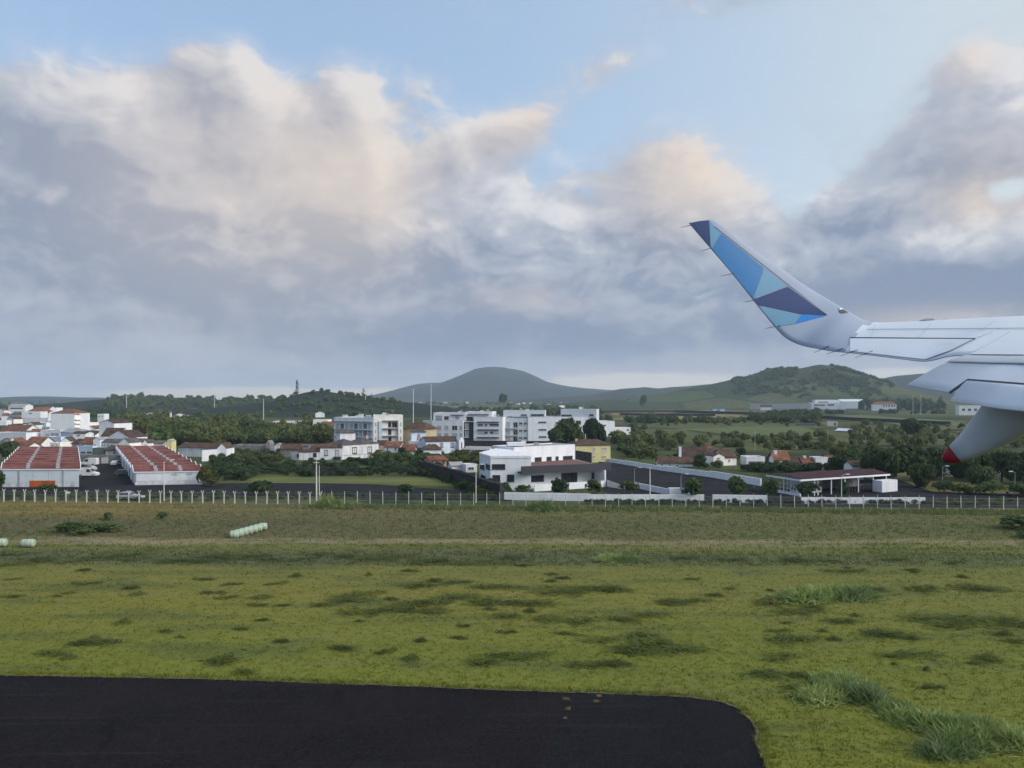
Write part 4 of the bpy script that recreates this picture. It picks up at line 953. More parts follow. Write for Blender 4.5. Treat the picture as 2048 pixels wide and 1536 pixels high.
T('house', 'white house with dark brown roof and white ridge line above the left yard', 143, 282, 160, 280, 6, 887, 'white', 'gable', 1.5, 'btile', wins=((147, 889.5, 151.5, 892),))
T('house', 'pale blue house with red roof and dark square window above the yard', 158, 279, 186, 276, 6, 886, 'bluew', 'gable', 1.9, 'tile', wins=((163, 889, 168.5, 895),))
T('house', 'pale blue gable house with brilliant white corner', 186.5, 274, 200, 274, 7, 880, 'bluew', 'gable', .7, 'flat', along='v', over=.05, wins=((189, 888, 191.5, 892),))
T('house', 'long white row house with dark roof and four small windows', 200.5, 275, 238, 273, 6, 885.5, 'bluew', 'gable', 1.2, 'dtile', wins=((203, 888, 207, 892.5), (208.5, 888, 211, 892.5), (214, 888, 218, 892.5), (222, 888, 226, 892.5)), over=.1)
T('house', 'cream gable end catching the light at the end of the white row', 237.5, 270, 259, 269, 6, 886, 'cream', 'gable', 1.5, 'dtile', along='v', over=.05)
T('house', 'blue-grey house with dark slate roof behind the right warehouse', 259.5, 278, 284, 277, 6, 886, 'bluew', 'gable', 1.4, 'dtile', wins=((272, 888, 278, 891.5),))
T('house', 'cream gable behind the right warehouse', 284, 275, 296, 275, 6, 887, 'cream', 'gable', 1.2, 'dtile', along='v', over=.05, wins=((289.5, 889.5, 293, 892),))
T('house', 'grey roofed house right of the cream gable', 296, 279, 326, 280, 6, 886.5, 'grey', 'gable', .8, 'dtile', wins=((304, 888, 308, 890.5),))
T('hut', 'little bright yellow gable peeping over the red sawtooth roof', 331, 285, 343, 285, 4, 883, 'yellow', 'gable', .7, 'flat', along='v', over=.05)
T('long_shed', 'low dark-roofed shed with white chimney behind the warehouse roof', 357, 266, 434, 260, 7, 894, 'white2', 'gable', 1.3, 'btile', chim=((375, 886), (392, 887)))
T('house', 'white house with bright gable at the end of the warehouse', 434, 247, 453, 247, 7, 897.5, 'white', 'gable', 1.6, 'btile', along='v', over=.05)
q = foot4(XD(404, 244), XD(434, 246), 1.0); w = MB(); w.prism(q, -.2, [zt(901, 244), zt(899, 246), zt(899, 246), zt(901, 244)]); tag(w.build('yard_wall', M['white'], None, origin=(q[0].x, q[0].y, 0)), 'white yard wall running up to the bright gable', 'wall')
T('house', 'white flat store beyond the white gable beside dark trees', 268, 360, 300, 358, 7, 861, 'white2', 'flat', .3, wins=((283, 864, 287, 867),))
T('house', 'tiny white house with dark windows in the green above town', 195, 560, 208, 560, 7, 829, 'white', 'flat', .4, wins=((197, 831, 200, 834), (203, 831, 206, 834)))
T('barn', 'roofless grey stone barn with small openings behind the hedge', 464, 276, 530, 275, 8, 893, 'stone', 'flat', .5, wins=((478, 898, 481.5, 903.5), (514, 897, 517.5, 904)), gm='dark', fm='stone')
T('ruin', 'grey stone ruin with a little white gable beside the barn', 531, 274, 540, 274, 5, 889, 'stone', 'gable', 1.2, 'stone', along='v', over=.02)
T('ruin', 'pale ruin gable standing alone left of the villa stables', 549, 270, 558, 270, 5, 893, 'white2', 'gable', .9, 'stone', along='v', over=.02)
T('barn', 'long brown-roofed barn behind the villa stables', 560, 262, 638, 262, 7, 898, 'stone', 'gable', 1.5, 'btile')
for i, (x, D, w, y, rf) in enumerate(((-8, 760, 16, 821, 'tile'), (6, 720, 12, 826, 'flat'), (3, 640, 15, 832, 'tile'), (14, 600, 13, 838, 'btile'), (-6, 560, 18, 842, 'flat'), (88, 740, 12, 817, 'tile'), (98, 760, 14, 816, 'flat'), (84, 660, 14, 826, 'tile'), (70, 520, 22, 846, 'flat'), (52, 480, 18, 850, 'btile'), (84, 470, 16, 854, 'flat'),
                                    (164, 500, 14, 846, 'flat'), (172, 420, 18, 858, 'tile'), (186, 400, 14, 862, 'flat'), (168, 360, 22, 869, 'btile'), (126, 360, 20, 866, 'flat'), (60, 372, 26, 866, 'tile'), (20, 372, 30, 868, 'flat'), (120, 296, 22, 884, 'btile'), (100, 292, 20, 887, 'flat'), (262, 330, 26, 872, 'flat'), (284, 340, 18, 874, 'tile'))):
    T('town_house', 'small whitewashed house packed into the left town', x, D, x + w, D + rng.uniform(-5, 5), 7, y, ('white', 'bluew', 'white', 'cream')[i % 4], 'flat' if rf == 'flat' else 'gable', .4 if rf == 'flat' else 1.7, rf, along='u' if i % 3 else 'v', wins=((x + w * .2, y + 2.2, x + w * .38, y + 5), (x + w * .6, y + 2.2, x + w * .78, y + 5)) if D < 560 else (), group='small houses of the left town', over=.15)
# walls and gate round the warehouse yard
def wall_run(name, label, pts, h, m='basalt', th=.5, cap=None, group=None, piece=None):
    """a free-standing wall along plan points, in segments, with uneven top"""
    root = thing(name, label, 'wall', (pts[0].x, pts[0].y, 0), group)
    for i in range(len(pts) - 1):
        a, b = pts[i], pts[i + 1]; u = (b - a).normalized(); n = Vector((-u.y, u.x)) * th / 2
        L = (b - a).length; k = max(1, int(L / (piece or 5))); mb = MB()
        for j in range(k):
            p, q2 = a + u * (L * j / k + (.0 if j == 0 else .012)), a + u * (L * (j + 1) / k); hh = h[i] if isinstance(h, (list, tuple)) else h
            hh *= 1 + .06 * mnoise.noise((p.x * .7, p.y * .7, 0))
            mb2 = MB(); mb2.prism([p - n, q2 - n, q2 + n, p + n], -.3, hh); mb2.build('wall_panel', M[m], root)
            if cap: mb2 = MB(); mb2.prism([p - n * 1.3, q2 - n * 1.3, q2 + n * 1.3, p + n * 1.3], hh + .003, hh + .1); mb2.build('coping', M[cap], root)
    return root
r = wall_run('yard_wall', 'grey wall with pale garage door closing the warehouse yard', [XD(159, 236), XD(252, 234)], 2.6, 'stone', piece=6)
strip(r, Face(XD(159, 235.7), XD(252, 233.7)), (203, 915, 216.5, 927), 'garage_door', 'conc', .12)
house('garage', 'dark green flat garage above the yard wall', 185, 256, 209, 256, 5, 897, 'gate', 'flat', .2)
house('garden_wall', 'light wall with dark slots above the yard wall', 160, 262, 185, 260, 2, 893, 'bluew', 'flat', .2, wins=((162, 903, 171, 906), (174, 903, 184, 906)), fm='grey', cat='wall')
house('lodge', 'lodge with small white porch and brown roof beside the right warehouse', 211, 256, 248, 254, 5, 900, 'white2', 'gable', 1.3, 'btile', wins=((226, 903, 231, 909), (239, 901, 245, 908)))

wall_run('white_boundary_wall', 'long white stepped wall bounding the dark yard on the hillside', [XD(1195, 248), XD(1250, 231), XD(1330, 211), XD(1420, 195), XD(1522, 175.5)], [1.0, 1.1, 1.25, 1.5], 'white', .3, 'white', piece=7)
wall_run('white_garden_wall', 'low white wall along the road in front of the office building', [XD(998, 152.5), XD(1180, 150.5), XD(1408, 150.8)], [1.35, 1.15], 'white', .28, piece=4)
wall_run('white_garden_wall', 'short white wall end beside the yard entrance', [XD(1425, 148.5), XD(1533, 147.5)], 1.4, 'white', .28, piece=4)
wall_run('white_garden_wall', 'white roadside wall in front of the open shed', [XD(1602, 146.5), XD(1850, 146.2)], 1.15, 'white', .28, piece=4)
wall_run('yard_ramp_wall', 'white wall slanting down the near side of the dark yard', [XD(1270, 172), XD(1345, 158)], 1.2, 'white', .25, piece=5)
wall_run('stone_wall', 'black stone wall climbing diagonally past the green field', [XD(1004, 152), XD(960, 165), XD(905, 184), XD(850, 207), XD(838, 214)], [2.9, 3.0, 3.0, 2.6], 'basalt', .9, piece=3)
wall_run('stone_wall', 'low black stone wall at the far side of the green field', [XD(425, 208), XD(640, 212), XD(850, 208)], 1.0, 'basalt', .8, piece=6)
wall_run('stone_wall', 'black stone wall along the service yard of the flats', [XD(926, 302), XD(1040, 300), XD(1150, 297)], 3.2, 'basalt', .6, piece=8)
for lab, pts, h in (('dark stone wall below the hay fields', [XD(1200, 1010), XD(1350, 1040), XD(1500, 900), XD(1640, 860)], 3.0), ('dark stone wall crossing the far meadow behind the flats', [XD(770, 960), XD(880, 980), XD(1000, 950)], 4.0),
                    ('dark stone wall on the right beyond the hedges', [XD(1500, 760), XD(1640, 740), XD(1760, 640), XD(1900, 560)], 2.6), ('dark stone wall between the two hay strips', [XD(1240, 880), XD(1330, 850), XD(1430, 830)], 2.4)):
    wall_run('stone_wall', lab, pts, h, 'basalt', 1.5, piece=40)

# ------------------------------------------------------------------ far settlement
r = T('factory_wall', 'long grey blank wall of the far factory below the green hill', 1500, 1330, 1622, 1300, 10, 807.5, 'grey', 'flat', .6, cat='building')
T('factory', 'white factory cluster with stacked flat roofs below the green hill', 1618, 1320, 1692, 1300, 25, 806.5, 'white', 'flat', .8, wins=((1628, 809, 1650, 811.5), (1655, 808.5, 1668, 811.5)), cat='building')
T('factory', 'upper white storey of the far factory', 1630, 1340, 1680, 1335, 18, 800.5, 'white', 'flat', .8, wins=((1636, 803, 1656, 805),), cat='building')
T('factory', 'pale green hangar beside the far factory', 1682, 1420, 1745, 1410, 40, 803, 'pgreen', 'gable', 4, 'pgreen', cat='building')
T('long_house', 'long white house with red roof under dark pines on the right', 1745, 1180, 1793, 1170, 14, 808.5, 'white', 'hip', 4.0, 'tile', wins=tuple((1766 + 5.4 * k, 810, 1769 + 5.4 * k, 814) for k in range(5)), ridge=.7)
T('farmhouse', 'far white house with dark roof in front of the grey factory wall', 1521, 1230, 1543, 1225, 10, 814, 'white', 'gable', 3.5, 'btile', along='u')
T('cabin', 'pale blue cabin at the edge of the hay field', 1426, 990, 1437.5, 990, 5, 818.5, 'blue', 'flat', .3)
T('cabin', 'second pale blue cabin touching the first by the hay field', 1439.5, 985, 1450, 985, 5, 818.5, 'blue', 'flat', .3)
T('hut', 'grey field hut with black doorway among hedges on the right', 1655, 545, 1675, 543, 6, 844, 'conc', 'flat', .3, wins=((1668, 845.5, 1672, 850.5),), fm='grey')
T('tin_shed', 'shed with bright tin roof among bushes on the right', 1671, 455, 1702, 445, 5, 861, 'stone', 'gable', 1.2, 'white')
T('hut', 'long pale roofed hut behind the meadow hedge', 1592, 560, 1630, 550, 6, 848, 'stone', 'flat', .4)
T('villa', 'bright white villa tucked under the wing flap', 1918, 880, 1962, 875, 12, 812, 'white', 'flat', .6, wins=((1924, 817, 1930, 822), (1936, 817, 1942, 822), (1948, 817, 1954, 822)))
for i, (x, D, w, lab) in enumerate(((1705, 190, 22, 'white cottage half hidden behind the maroon shed roof'), (1745, 192, 16, 'white roof edge at the right end of the maroon shed'), (1875, 205, 34, 'white house glimpsed through dark trees under the red fairing tip'), (1915, 200, 24, 'pale turquoise house glimpsed beneath the red tip'), (1975, 206, 30, 'white cottage scattered among trees at the right edge'))):
    T('cottage', lab, x, D, x + w, D, 5, 795 + (20 - 3.2) * F / D, 'white', 'gable', 1.0, 'flat' if i % 2 else 'btile')
FAR = [(1022, 804), (1035, 806), (1048, 805), (1062, 805), (1098, 808), (1110, 806), (1122, 804.5), (1134, 805), (1146, 804.5), (1158, 805), (1170, 805), (1185, 807), (1124, 811), (1232, 806), (1242, 807), (1254, 806), (1280, 808.5),
       (1332, 805), (1340, 806), (1384, 806), (1402, 805), (1410, 806), (1432, 804), (1440, 805), (1502, 808), (840, 797), (890, 799), (934, 801), (745, 806), (705, 803), (668, 800), (548, 811), (640, 826), (688, 822), (275, 813), (230, 803), (300, 828), (330, 826), (360, 830), (1560, 804), (1290, 801), (1210, 797), (1240, 795.5)]
for i, (x, y) in enumerate(FAR):
    if y < 803.5 and x < 720: continue
    y = max(y, 803.8); D = 15.5 * F / (y - HY)
    w = 9.0 * F / D * (1 + .5 * rng.random()); z = zt(y + .6, D)
    a = XD(x - w / 2, D); b = XD(x + w / 2, D + rng.uniform(-4, 4)); q = foot4(a, b, 8)
    o = thing('far_house', 'tiny far white house scattered below the hills', 'house', ((a.x + b.x) / 2, D, 0), 'far houses below the hills')
    zz = max(3.2, z); walls(o, q, zz, 'white' if i % 3 else 'cream'); gable(o, q, zz, 1.8, ('tile', 'tile', 'btile', 'flat')[i % 4], 'white', 'u' if i % 2 else 'v', .2)

# ------------------------------------------------------------------ vegetation templates
def crown_np(seed, n, lobes, leaf, flat=1.0, up=.25):
    """leaf-clump quads spread over and inside several lobes of a unit crown (x, y in -1..1, z in 0..1)"""
    g = np.random.default_rng(seed)
    L = []
    for k in range(lobes):
        a = g.uniform(0, 2 * math.pi); r = g.uniform(.15, .62); z = g.uniform(.22, .74)
        L.append((math.cos(a) * r, math.sin(a) * r, z, g.uniform(.30, .48)))
    L.append((0, 0, .55, .55)); L = np.array(L)
    c = L[g.integers(0, len(L), n)]
    d = g.normal(size=(n, 3)); d[:, 2] += up; d /= np.linalg.norm(d, axis=1, keepdims=True)
    rad = c[:, 3:4] * (1 - .45 * g.random((n, 1)) ** 2.2)
    p = c[:, :3] + d * rad * np.array([1, 1, .72])
    nn = d + g.normal(size=(n, 3)) * .55; nn /= np.linalg.norm(nn, axis=1, keepdims=True)
    t = np.cross(nn, g.normal(size=(n, 3))); t /= np.linalg.norm(t, axis=1, keepdims=True); b = np.cross(nn, t)
    s = leaf * g.uniform(.55, 1.35, (n, 1))
    v = np.stack([p + t * s, p + b * s * .7, p - t * s, p - b * s * .7], 1)
    v += (nn * s * .35)[:, None, :] * np.array([0, 1, 0, -1.])[None, :, None]
    p[:, 2] = np.clip(p[:, 2], .02, None)
    return v.reshape(-1, 3), np.arange(4 * n).reshape(n, 4)

def mesh_data(name, v, f, m):
    o = mesh_np(name, v, f, m); me = o.data; bpy.data.objects.remove(o); return me
CR = {}
for i in range(4):
    v, f = crown_np(20 + i, 1500, 7, .085); CR['big', i] = (v, f)
    v, f = crown_np(40 + i, 620, 5, .12); CR['mid', i] = (v, f)
    v, f = crown_np(100 + i, 330, 8, .125, up=.1); CR['street', i] = (v, f)
    v, f = crown_np(60 + i, 230, 4, .17); CR['far', i] = (v, f)
    v, f = crown_np(80 + i, 420, 4, .11, up=.6); v = v.copy(); v[:, 2] = np.maximum(v[:, 2], 0); CR['bush', i] = (v, f)
DATA = {}
def crown_data(k, i, m):
    key = (k, i, m)
    if key not in DATA: DATA[key] = mesh_data('crown', *CR[k, i], M[m])
    return DATA[key]
def trunk_data(k):
    key = ('trunk', k)
    if key not in DATA:
        g = random.Random(k); mb = MB(); top = (g.uniform(-.04, .04), g.uniform(-.04, .04), .62)
        mb.tube([(0, 0, -.05), (.01, 0, .2), (top[0] * .6, top[1] * .6, .42), top], [.035, .028, .022, .012], 6)
        for j in range(5):
            a = g.uniform(0, 6.28); z = g.uniform(.30, .5); e = (math.cos(a) * .22, math.sin(a) * .22, z + g.uniform(.14, .26))
            mb.tube([(0, 0, z), (e[0] * .5, e[1] * .5, z + (e[2] - z) * .6), e], [.016, .011, .005], 5)
        o = mb.build('trunk', M['bark']); DATA[key] = o.data; bpy.data.objects.remove(o)
    return DATA[key]
def link(name, data, parent=None):
    o = bpy.data.objects.new(name, data); COL.objects.link(o)
    if parent is not None: o.parent = parent
    return o
def tree(name, label, p, h, w, k='mid', m='trees', clear=.15, group=None, z=0.0, cat='tree'):
    i = rng.randrange(4); r = thing(name, label, cat, (p[0], p[1], z), group)
    r.rotation_euler = (0, 0, rng.uniform(0, 6.28))
    t = link('trunk', trunk_data(i), r); t.scale = (h * .9, h * .9, h)
    c = link('crown', crown_data(k, i, m), r); c.location = (0, 0, h * clear); c.scale = (w / 2, w / 2 * rng.uniform(.85, 1.15), h * (1 - clear) / .98)
    return r
def bush(name, label, p, h, w, m='trees', group=None, z=0.0, k='bush'):
    i = rng.randrange(4); o = link(name, crown_data(k, i, m)); o.location = (p[0], p[1], z - .05); o.rotation_euler = (0, 0, rng.uniform(0, 6.28))
    o.scale = (w / 2, w / 2 * rng.uniform(.7, 1.0), h); return tag(o, label, 'bush', group)
def mass(name, label, items, m, k='far'):
    """many crowns that read as one mass, joined into one mesh: items are (x, y, z, width, height)"""
    vs, fs, n = [], [], 0
    for x, y, z, w, h in items:
        v, f = CR[k, rng.randrange(4)]; a = rng.uniform(0, 6.28); ca, sa = math.cos(a), math.sin(a)
        q = np.stack([(v[:, 0] * ca - v[:, 1] * sa) * w / 2 + x, (v[:, 0] * sa + v[:, 1] * ca) * w / 2 + y, v[:, 2] * h + z - h * .08], 1)
        vs.append(q); fs.append(f + n); n += len(v)
    o = mesh_np(name, np.concatenate(vs), np.concatenate(fs), M[m]); o['label'] = label; o['category'] = name; return kind(o, 'stuff')

def inside(px, py, boxes): return any(a <= px <= c and b <= py <= d for a, b, c, d in boxes)

ORD = ['leftmost', 'second from the left', 'third from the left', 'fourth from the left', 'fifth from the left', 'sixth from the left', 'seventh from the left', 'eighth from the left', 'ninth from the left', 'tenth from the left', 'eleventh from the left', 'twelfth from the left', 'thirteenth from the left']
# ------------------------------------------------------------------ single trees
for i, (x, D, top, w) in enumerate(((1131, 286, 842.5, 76), (1188, 288, 843, 56))):
    h = zt(top, D); tree('broadleaf_tree', ('larger round dark tree in front of the green and cream flats', 'smaller round dark tree at the right end of the green and cream flats')[i], XD(x, D), h * 1.08, w * D / F * 1.2, 'big', 'trees', .06)
where = ['before the left end of the office', 'before the office entrance', 'before the right part of the office canopy', 'beside the ramp of the office', 'first on the dark yard frontage', 'in the middle of the dark yard frontage', 'at the left corner of the maroon shed', 'before the kiosk of the maroon shed', 'before the open right half of the shed']
for i, (x, D, top, w) in enumerate(((1045, 155, 970, 32), (1119, 156, 959, 50), (1190, 157, 960, 40), (1255, 157, 963, 46), (1386, 151, 957, 52), (1471, 150, 954, 52), (1541, 150, 959, 44), (1613, 149, 963, 46), (1690, 148, 967, 38))):
    tree('street_tree', 'young street tree ' + where[i], XD(x, D), zt(top, D) * rng.uniform(1.0, 1.1), w * D / F * rng.uniform(1.05, 1.3), 'street', 'trees' if i % 3 else 'treem', rng.uniform(.2, .34), 'young street trees along the road')
def conifer(name, label, p, h, w, z=0.0):
    r = thing(name, label, 'tree', (p[0], p[1], z)); L = (p[0], p[1], z)
    mb = MB(); mb.tube([L, (p[0], p[1], z + h)], [h * .02, h * .004], 6); mb.build('trunk', M['bark'], r)
    g = np.random.default_rng(int(abs(p[0]))); vs, fs, n = [], [], 0
    for tier in range(11):
        zt_ = h * (.14 + .82 * tier / 10.5); rr = w / 2 * (1 - tier / 11.5) * g.uniform(.8, 1.1)
        for b in range(9):
            a = g.uniform(0, 6.28)
            for s in range(4):
                q = np.array([math.cos(a), math.sin(a), .18]) * rr * (s + 1) / 4 + np.array([0, 0, zt_]); e = h * .022
                d = g.normal(size=(3, 3)) * e; vs += [q + d[0], q + d[1], q + d[2]]; fs.append((n, n + 1, n + 2)); n += 3
    mesh_np('crown', np.array(vs), fs, M['trees'], r); return r
conifer('pine_tree', 'tall narrow pine on the ridge of the small hill', XD(594, 985), 27, 9, zt(801, 985))
conifer('pine_tree', 'broad dark pine at the foot of the mountain slope', XD(727, 970), 17, 12, zt(803, 970))
conifer('pine_tree', 'small pine beside the mast at the foot of the mountain', XD(743, 980), 11, 8, zt(803, 980))
tree('lone_tree', 'lone dark tree standing before the mountain', XD(1005, 1500), 28, 18, 'mid', 'trees', .25, z=0)
tree('lone_tree', 'small dark tree on the far plain right of the mountain', XD(1287, 1500), 26, 16, 'mid', 'trees', .2)
tree('broadleaf_tree', 'dark green tree at the left edge behind the sawtooth warehouse', XD(22, 243), 6.2, 9, 'mid', 'trees', .1)
tree('broadleaf_tree', 'dark tree on the slope right of the low white row', XD(1690, 208), 5.6, 9, 'big', 'trees', .05)
tree('broadleaf_tree', 'round tree standing out of the meadow on the right', XD(1825, 420), 8.5, 15, 'big', 'trees', .05)
tree('broadleaf_tree', 'dark tree between the bungalow and the cream farmhouse', XD(1400, 222), 4.2, 6, 'mid', 'trees', .05)
tree('palm_bush', 'dark spiky shrub beside the red roofed cottage', XD(806, 258), 3.4, 3.2, 'mid', 'trees', .3)
for i, (x, D, top, w) in enumerate(((1748, 188, 905, 60), (1782, 182, 898, 78), (1822, 186, 893, 80), (1868, 190, 897, 72), (1915, 194, 903, 70), (1958, 186, 900, 80), (2003, 184, 897, 86), (2046, 180, 903, 80), (1850, 172, 928, 50), (1960, 170, 930, 50))):
    tree('broadleaf_tree', ('tall dark park tree ' + ORD[i] + ' in the grove under the flap fairing') if i < 8 else ('lower park tree at the front of the grove under the fairing tip', 'lower park tree at the front of the grove further right')[i - 8], XD(x, D), zt(top, D) * 1.05, w * D / F * 1.25, 'big', 'trees' if i % 4 else 'treem', .04, 'grove of dark park trees at the right edge')
bush('shrub', 'dark green shrub at the left end of the sawtooth warehouse', XD(-6, 168), 4.2, 7, 'trees')
bush('shrub', 'olive creeper shrub swallowing the corner of the right warehouse', XD(414, 176), 4.6, 5.2, 'treel')
bush('shrub', 'low olive shrub below the creeper on the warehouse corner', XD(424, 174), 2.2, 5, 'treel')
bush('shrub', 'dark shrub in front of the orange sheet', XD(92, 165), 1.6, 6.5, 'treem')
bush('shrub', 'black-green roadside shrub behind the fence left of centre', XD(528, 158), 3.0, 9, 'trees')
bush('shrub', 'dark roadside shrub behind the fence near the middle', XD(810, 160), 2.2, 6, 'trees')
bush('shrub', 'rounded hedge shrub against the left end of the office', XD(985, 160), 3.4, 7, 'treem')
bush('shrub', 'round bush before the terracotta cottage row', XD(1578, 221), 2.1, 6.5, 'treem')
bush('shrub', 'leafy shrub in front of the cream farmhouse', XD(1436, 214), 2.6, 6, 'treem')
for i, (x, D, w, h) in enumerate(((1890, 163, 9, 2.6), (1925, 162, 7, 2.2), (1985, 160, 10, 2.8), (2030, 158, 8, 2.4), (2080, 158, 9, 3.0))):
    bush('shrub', 'clipped green roadside shrub below the dark grove, ' + ORD[i], XD(x, D), h, w, 'treem', 'shrubs along the road below the grove')

# ------------------------------------------------------------------ masses of bushes and woods
def scatter(n, x0, x1, y0, y1, h0, h1, skip=(), test=None, ratio=(1.1, 1.9), zfun=None, power=1.0):
    out = []; tries = 0
    while len(out) < n and tries < n * 30:
        tries += 1; px = rng.uniform(x0, x1); py = y0 + (y1 - y0) * rng.random() ** power
        if inside(px, py, skip) or (test and not test(px, py)): continue
        g = G(px, py); h = rng.uniform(h0, h1); out.append((g.x, g.y, zfun(g) if zfun else 0.0, h * rng.uniform(*ratio), h, px, py))
    return out
HOUSES = [(1140, 875, 1226, 928), (1310, 902, 1392, 940), (1424, 905, 1478, 934), (1488, 908, 1672, 935), (1410, 885, 1430, 900), (1360, 900, 1415, 915)]
MEADOW = [(1300, 853, 1655, 874), (1660, 828, 1820, 846), (1800, 836, 1980, 853), (1650, 840, 1705, 866), (1590, 845, 1632, 856), (1190, 838, 1264, 868)]
def right_ok(px, py):
    if px < 1540 and py > 917 + (px - 1250) * .175: return False
    if px >= 1540 and py > 940: return False
    return True
it = scatter(250, 1195, 2060, 843, 895, 2.2, 5.0, HOUSES + MEADOW, right_ok) + scatter(60, 1225, 1760, 895, 915, 2.2, 3.6, HOUSES + MEADOW + [(1340, 895, 1480, 940), (1485, 900, 1675, 940)], right_ok) + scatter(60, 1225, 1740, 915, 938, 1.0, 1.9, [(1310, 918, 1400, 945)], right_ok)
it.sort(key=lambda t: t[1])
for n_, (x, y, z, w, h, px, py) in enumerate(it[:90]):
    tree('bushy_tree', 'bushy green tree on the slope above the dark yard', (x, y), h, w * 1.15, 'mid', ('treem', 'scrub', 'treem', 'treel')[n_ % 4], .02, 'bushy trees on the slope above the yard')
mass('scrub', 'mass of green scrub covering the slope below the meadows', [t[:5] for t in it[90:]], 'scrub')
it = scatter(160, 1180, 2060, 826, 846, 4, 7.5, [(1200, 812, 1500, 843), (1640, 828, 1960, 853)], ratio=(1.5, 2.6)); mass('hedgerows', 'dark hedgerows between the far hay fields and meadows', [t[:5] for t in it], 'trees')
LEFT = [(535, 836, 612, 866), (616, 834, 680, 862), (655, 830, 1010, 900), (440, 886, 640, 925)]
it = scatter(330, 225, 672, 811, 893, 4.5, 8.5, LEFT, lambda px, py: px > 300 or py < 868, power=.8)
mass('woodland', 'dark wooded slope behind the warehouses', [t[:5] for t in it[::3]], 'treem'); mass('scrub', 'green scrub rising behind the warehouses', [t[:5] for t in it[1::3]], 'scrub'); mass('scrub', 'olive thicket mixed into the wooded slope', [t[:5] for t in it[2::3]], 'treel')
it.sort(key=lambda t: t[1])
for n_, (x, D, top, w) in enumerate(((246, 345, 842, 44), (272, 350, 838, 52), (296, 345, 845, 40), (322, 340, 850, 52), (352, 332, 858, 56), (392, 325, 862, 60), (432, 318, 868, 56), (470, 322, 862, 60), (508, 330, 858, 56), (545, 322, 866, 52), (585, 318, 866, 52), (622, 322, 862, 48), (655, 330, 860, 40), (604, 395, 846, 34), (632, 372, 852, 44))):
    tree('broadleaf_tree', ('broad tree at the foot of the wooded slope, ' + ORD[n_]) if n_ < 13 else ('tree shading the right end of the flat modern villa', 'tree below the cream villa left of the gallery flats')[n_ - 13], XD(x, D), zt(top, D), w * D / F * 1.25, 'big', ('trees', 'treem', 'treel', 'scrub')[(n_ * 7) % 4], .02, 'trees at the foot of the wooded slope')
it = scatter(200, 690, 1200, 806, 832, 4, 8, [(765, 811, 1010, 818), (775, 822, 960, 831)], ratio=(1.5, 2.4)); mass('woodland', 'dark hedges and woods behind the blocks of flats', [t[:5] for t in it], 'treem')
it = scatter(150, -40, 260, 806, 834, 4, 8, [(10, 808, 170, 834)], ratio=(1.4, 2.2)); mass('woodland', 'dark tree belt behind the left town', [t[:5] for t in it], 'trees')
it = scatter(230, 440, 880, 924, 953, .8, 2.0, (), lambda px, py: py > 922, ratio=(1.6, 2.8)); mass('scrub', 'dark brambles between the old villa and the green field', [t[:5] for t in it], 'trees', 'bush')
it = scatter(60, 752, 870, 905, 926, 1.4, 3.0, [(846, 895, 895, 912)], ratio=(1.4, 2.2)); mass('scrub', 'shrubbery below the cottages beside the villa', [t[:5] for t in it], 'treem', 'bush')
it = scatter(70, 868, 962, 909, 930, 1.0, 2.4, [(900, 928, 956, 946)], ratio=(1.5, 2.6)); mass('scrub', 'olive shrub patch between the chapel and the office', [t[:5] for t in it], 'treel', 'bush')
it = scatter(90, 440, 560, 905, 925, 1.2, 2.6, (), ratio=(1.5, 2.4)); mass('scrub', 'bramble thicket in front of the stone barn', [t[:5] for t in it], 'scrub', 'bush')
it = scatter(60, 425, 500, 925, 962, 1.2, 3.0, (), lambda px, py: px < 430 + (py - 925) * 1.6 + 25, ratio=(1.4, 2.2)); mass('scrub', 'dark thicket right of the warehouse corner', [t[:5] for t in it], 'trees', 'bush')
wl = [XD(1000, 152), XD(960, 164.5), XD(905, 183.5), XD(850, 206.5)]; br = []
for _ in range(130):
    k = rng.randrange(3); p = wl[k].lerp(wl[k + 1], rng.random()); sd = rng.choice((-1, 1)); h = rng.uniform(1.2, 3.3) if sd > 0 else rng.uniform(.7, 2.2); q = p + Vector((1.0, .35)) * sd * rng.uniform(.7, 2.4); br.append((q.x, q.y, 0, h * rng.uniform(1.0, 1.7), h))
mass('undergrowth', 'ivy and brambles smothering the diagonal stone wall', br, 'trees', 'bush')
def near_line(n, x0, x1, D0, D1, h0, h1, r=(1.6, 3.0)):
    o = []
    for _ in range(n): D = rng.uniform(D0, D1); p = XD(rng.uniform(x0, x1), D); h = rng.uniform(h0, h1); o.append((p.x, p.y, 0, h * rng.uniform(*r), h))
    return o
mass('undergrowth', 'dark undergrowth behind the perimeter fence on the left', near_line(150, -80, 1000, 151, 158, .5, 1.25), 'trees', 'bush')
mass('undergrowth', 'dense low hedge in front of the roadside white walls', near_line(150, 1170, 1850, 145.5, 147.2, .6, 1.0, (1.5, 2.4)), 'trees', 'bush')
mass('undergrowth', 'garden greenery behind the low white wall', near_line(40, 1005, 1410, 153.5, 156, .6, 1.3), 'trees', 'bush')
mass('undergrowth', 'clipped hedge below the terracotta cottage row', near_line(70, 1485, 1690, 207, 217, 1.6, 2.2, (1.5, 2.2)), 'trees', 'bush')
mass('undergrowth', 'rough hedge along the road below the dark grove', near_line(50, 1855, 2150, 143, 150, .5, 1.0), 'treem', 'bush')
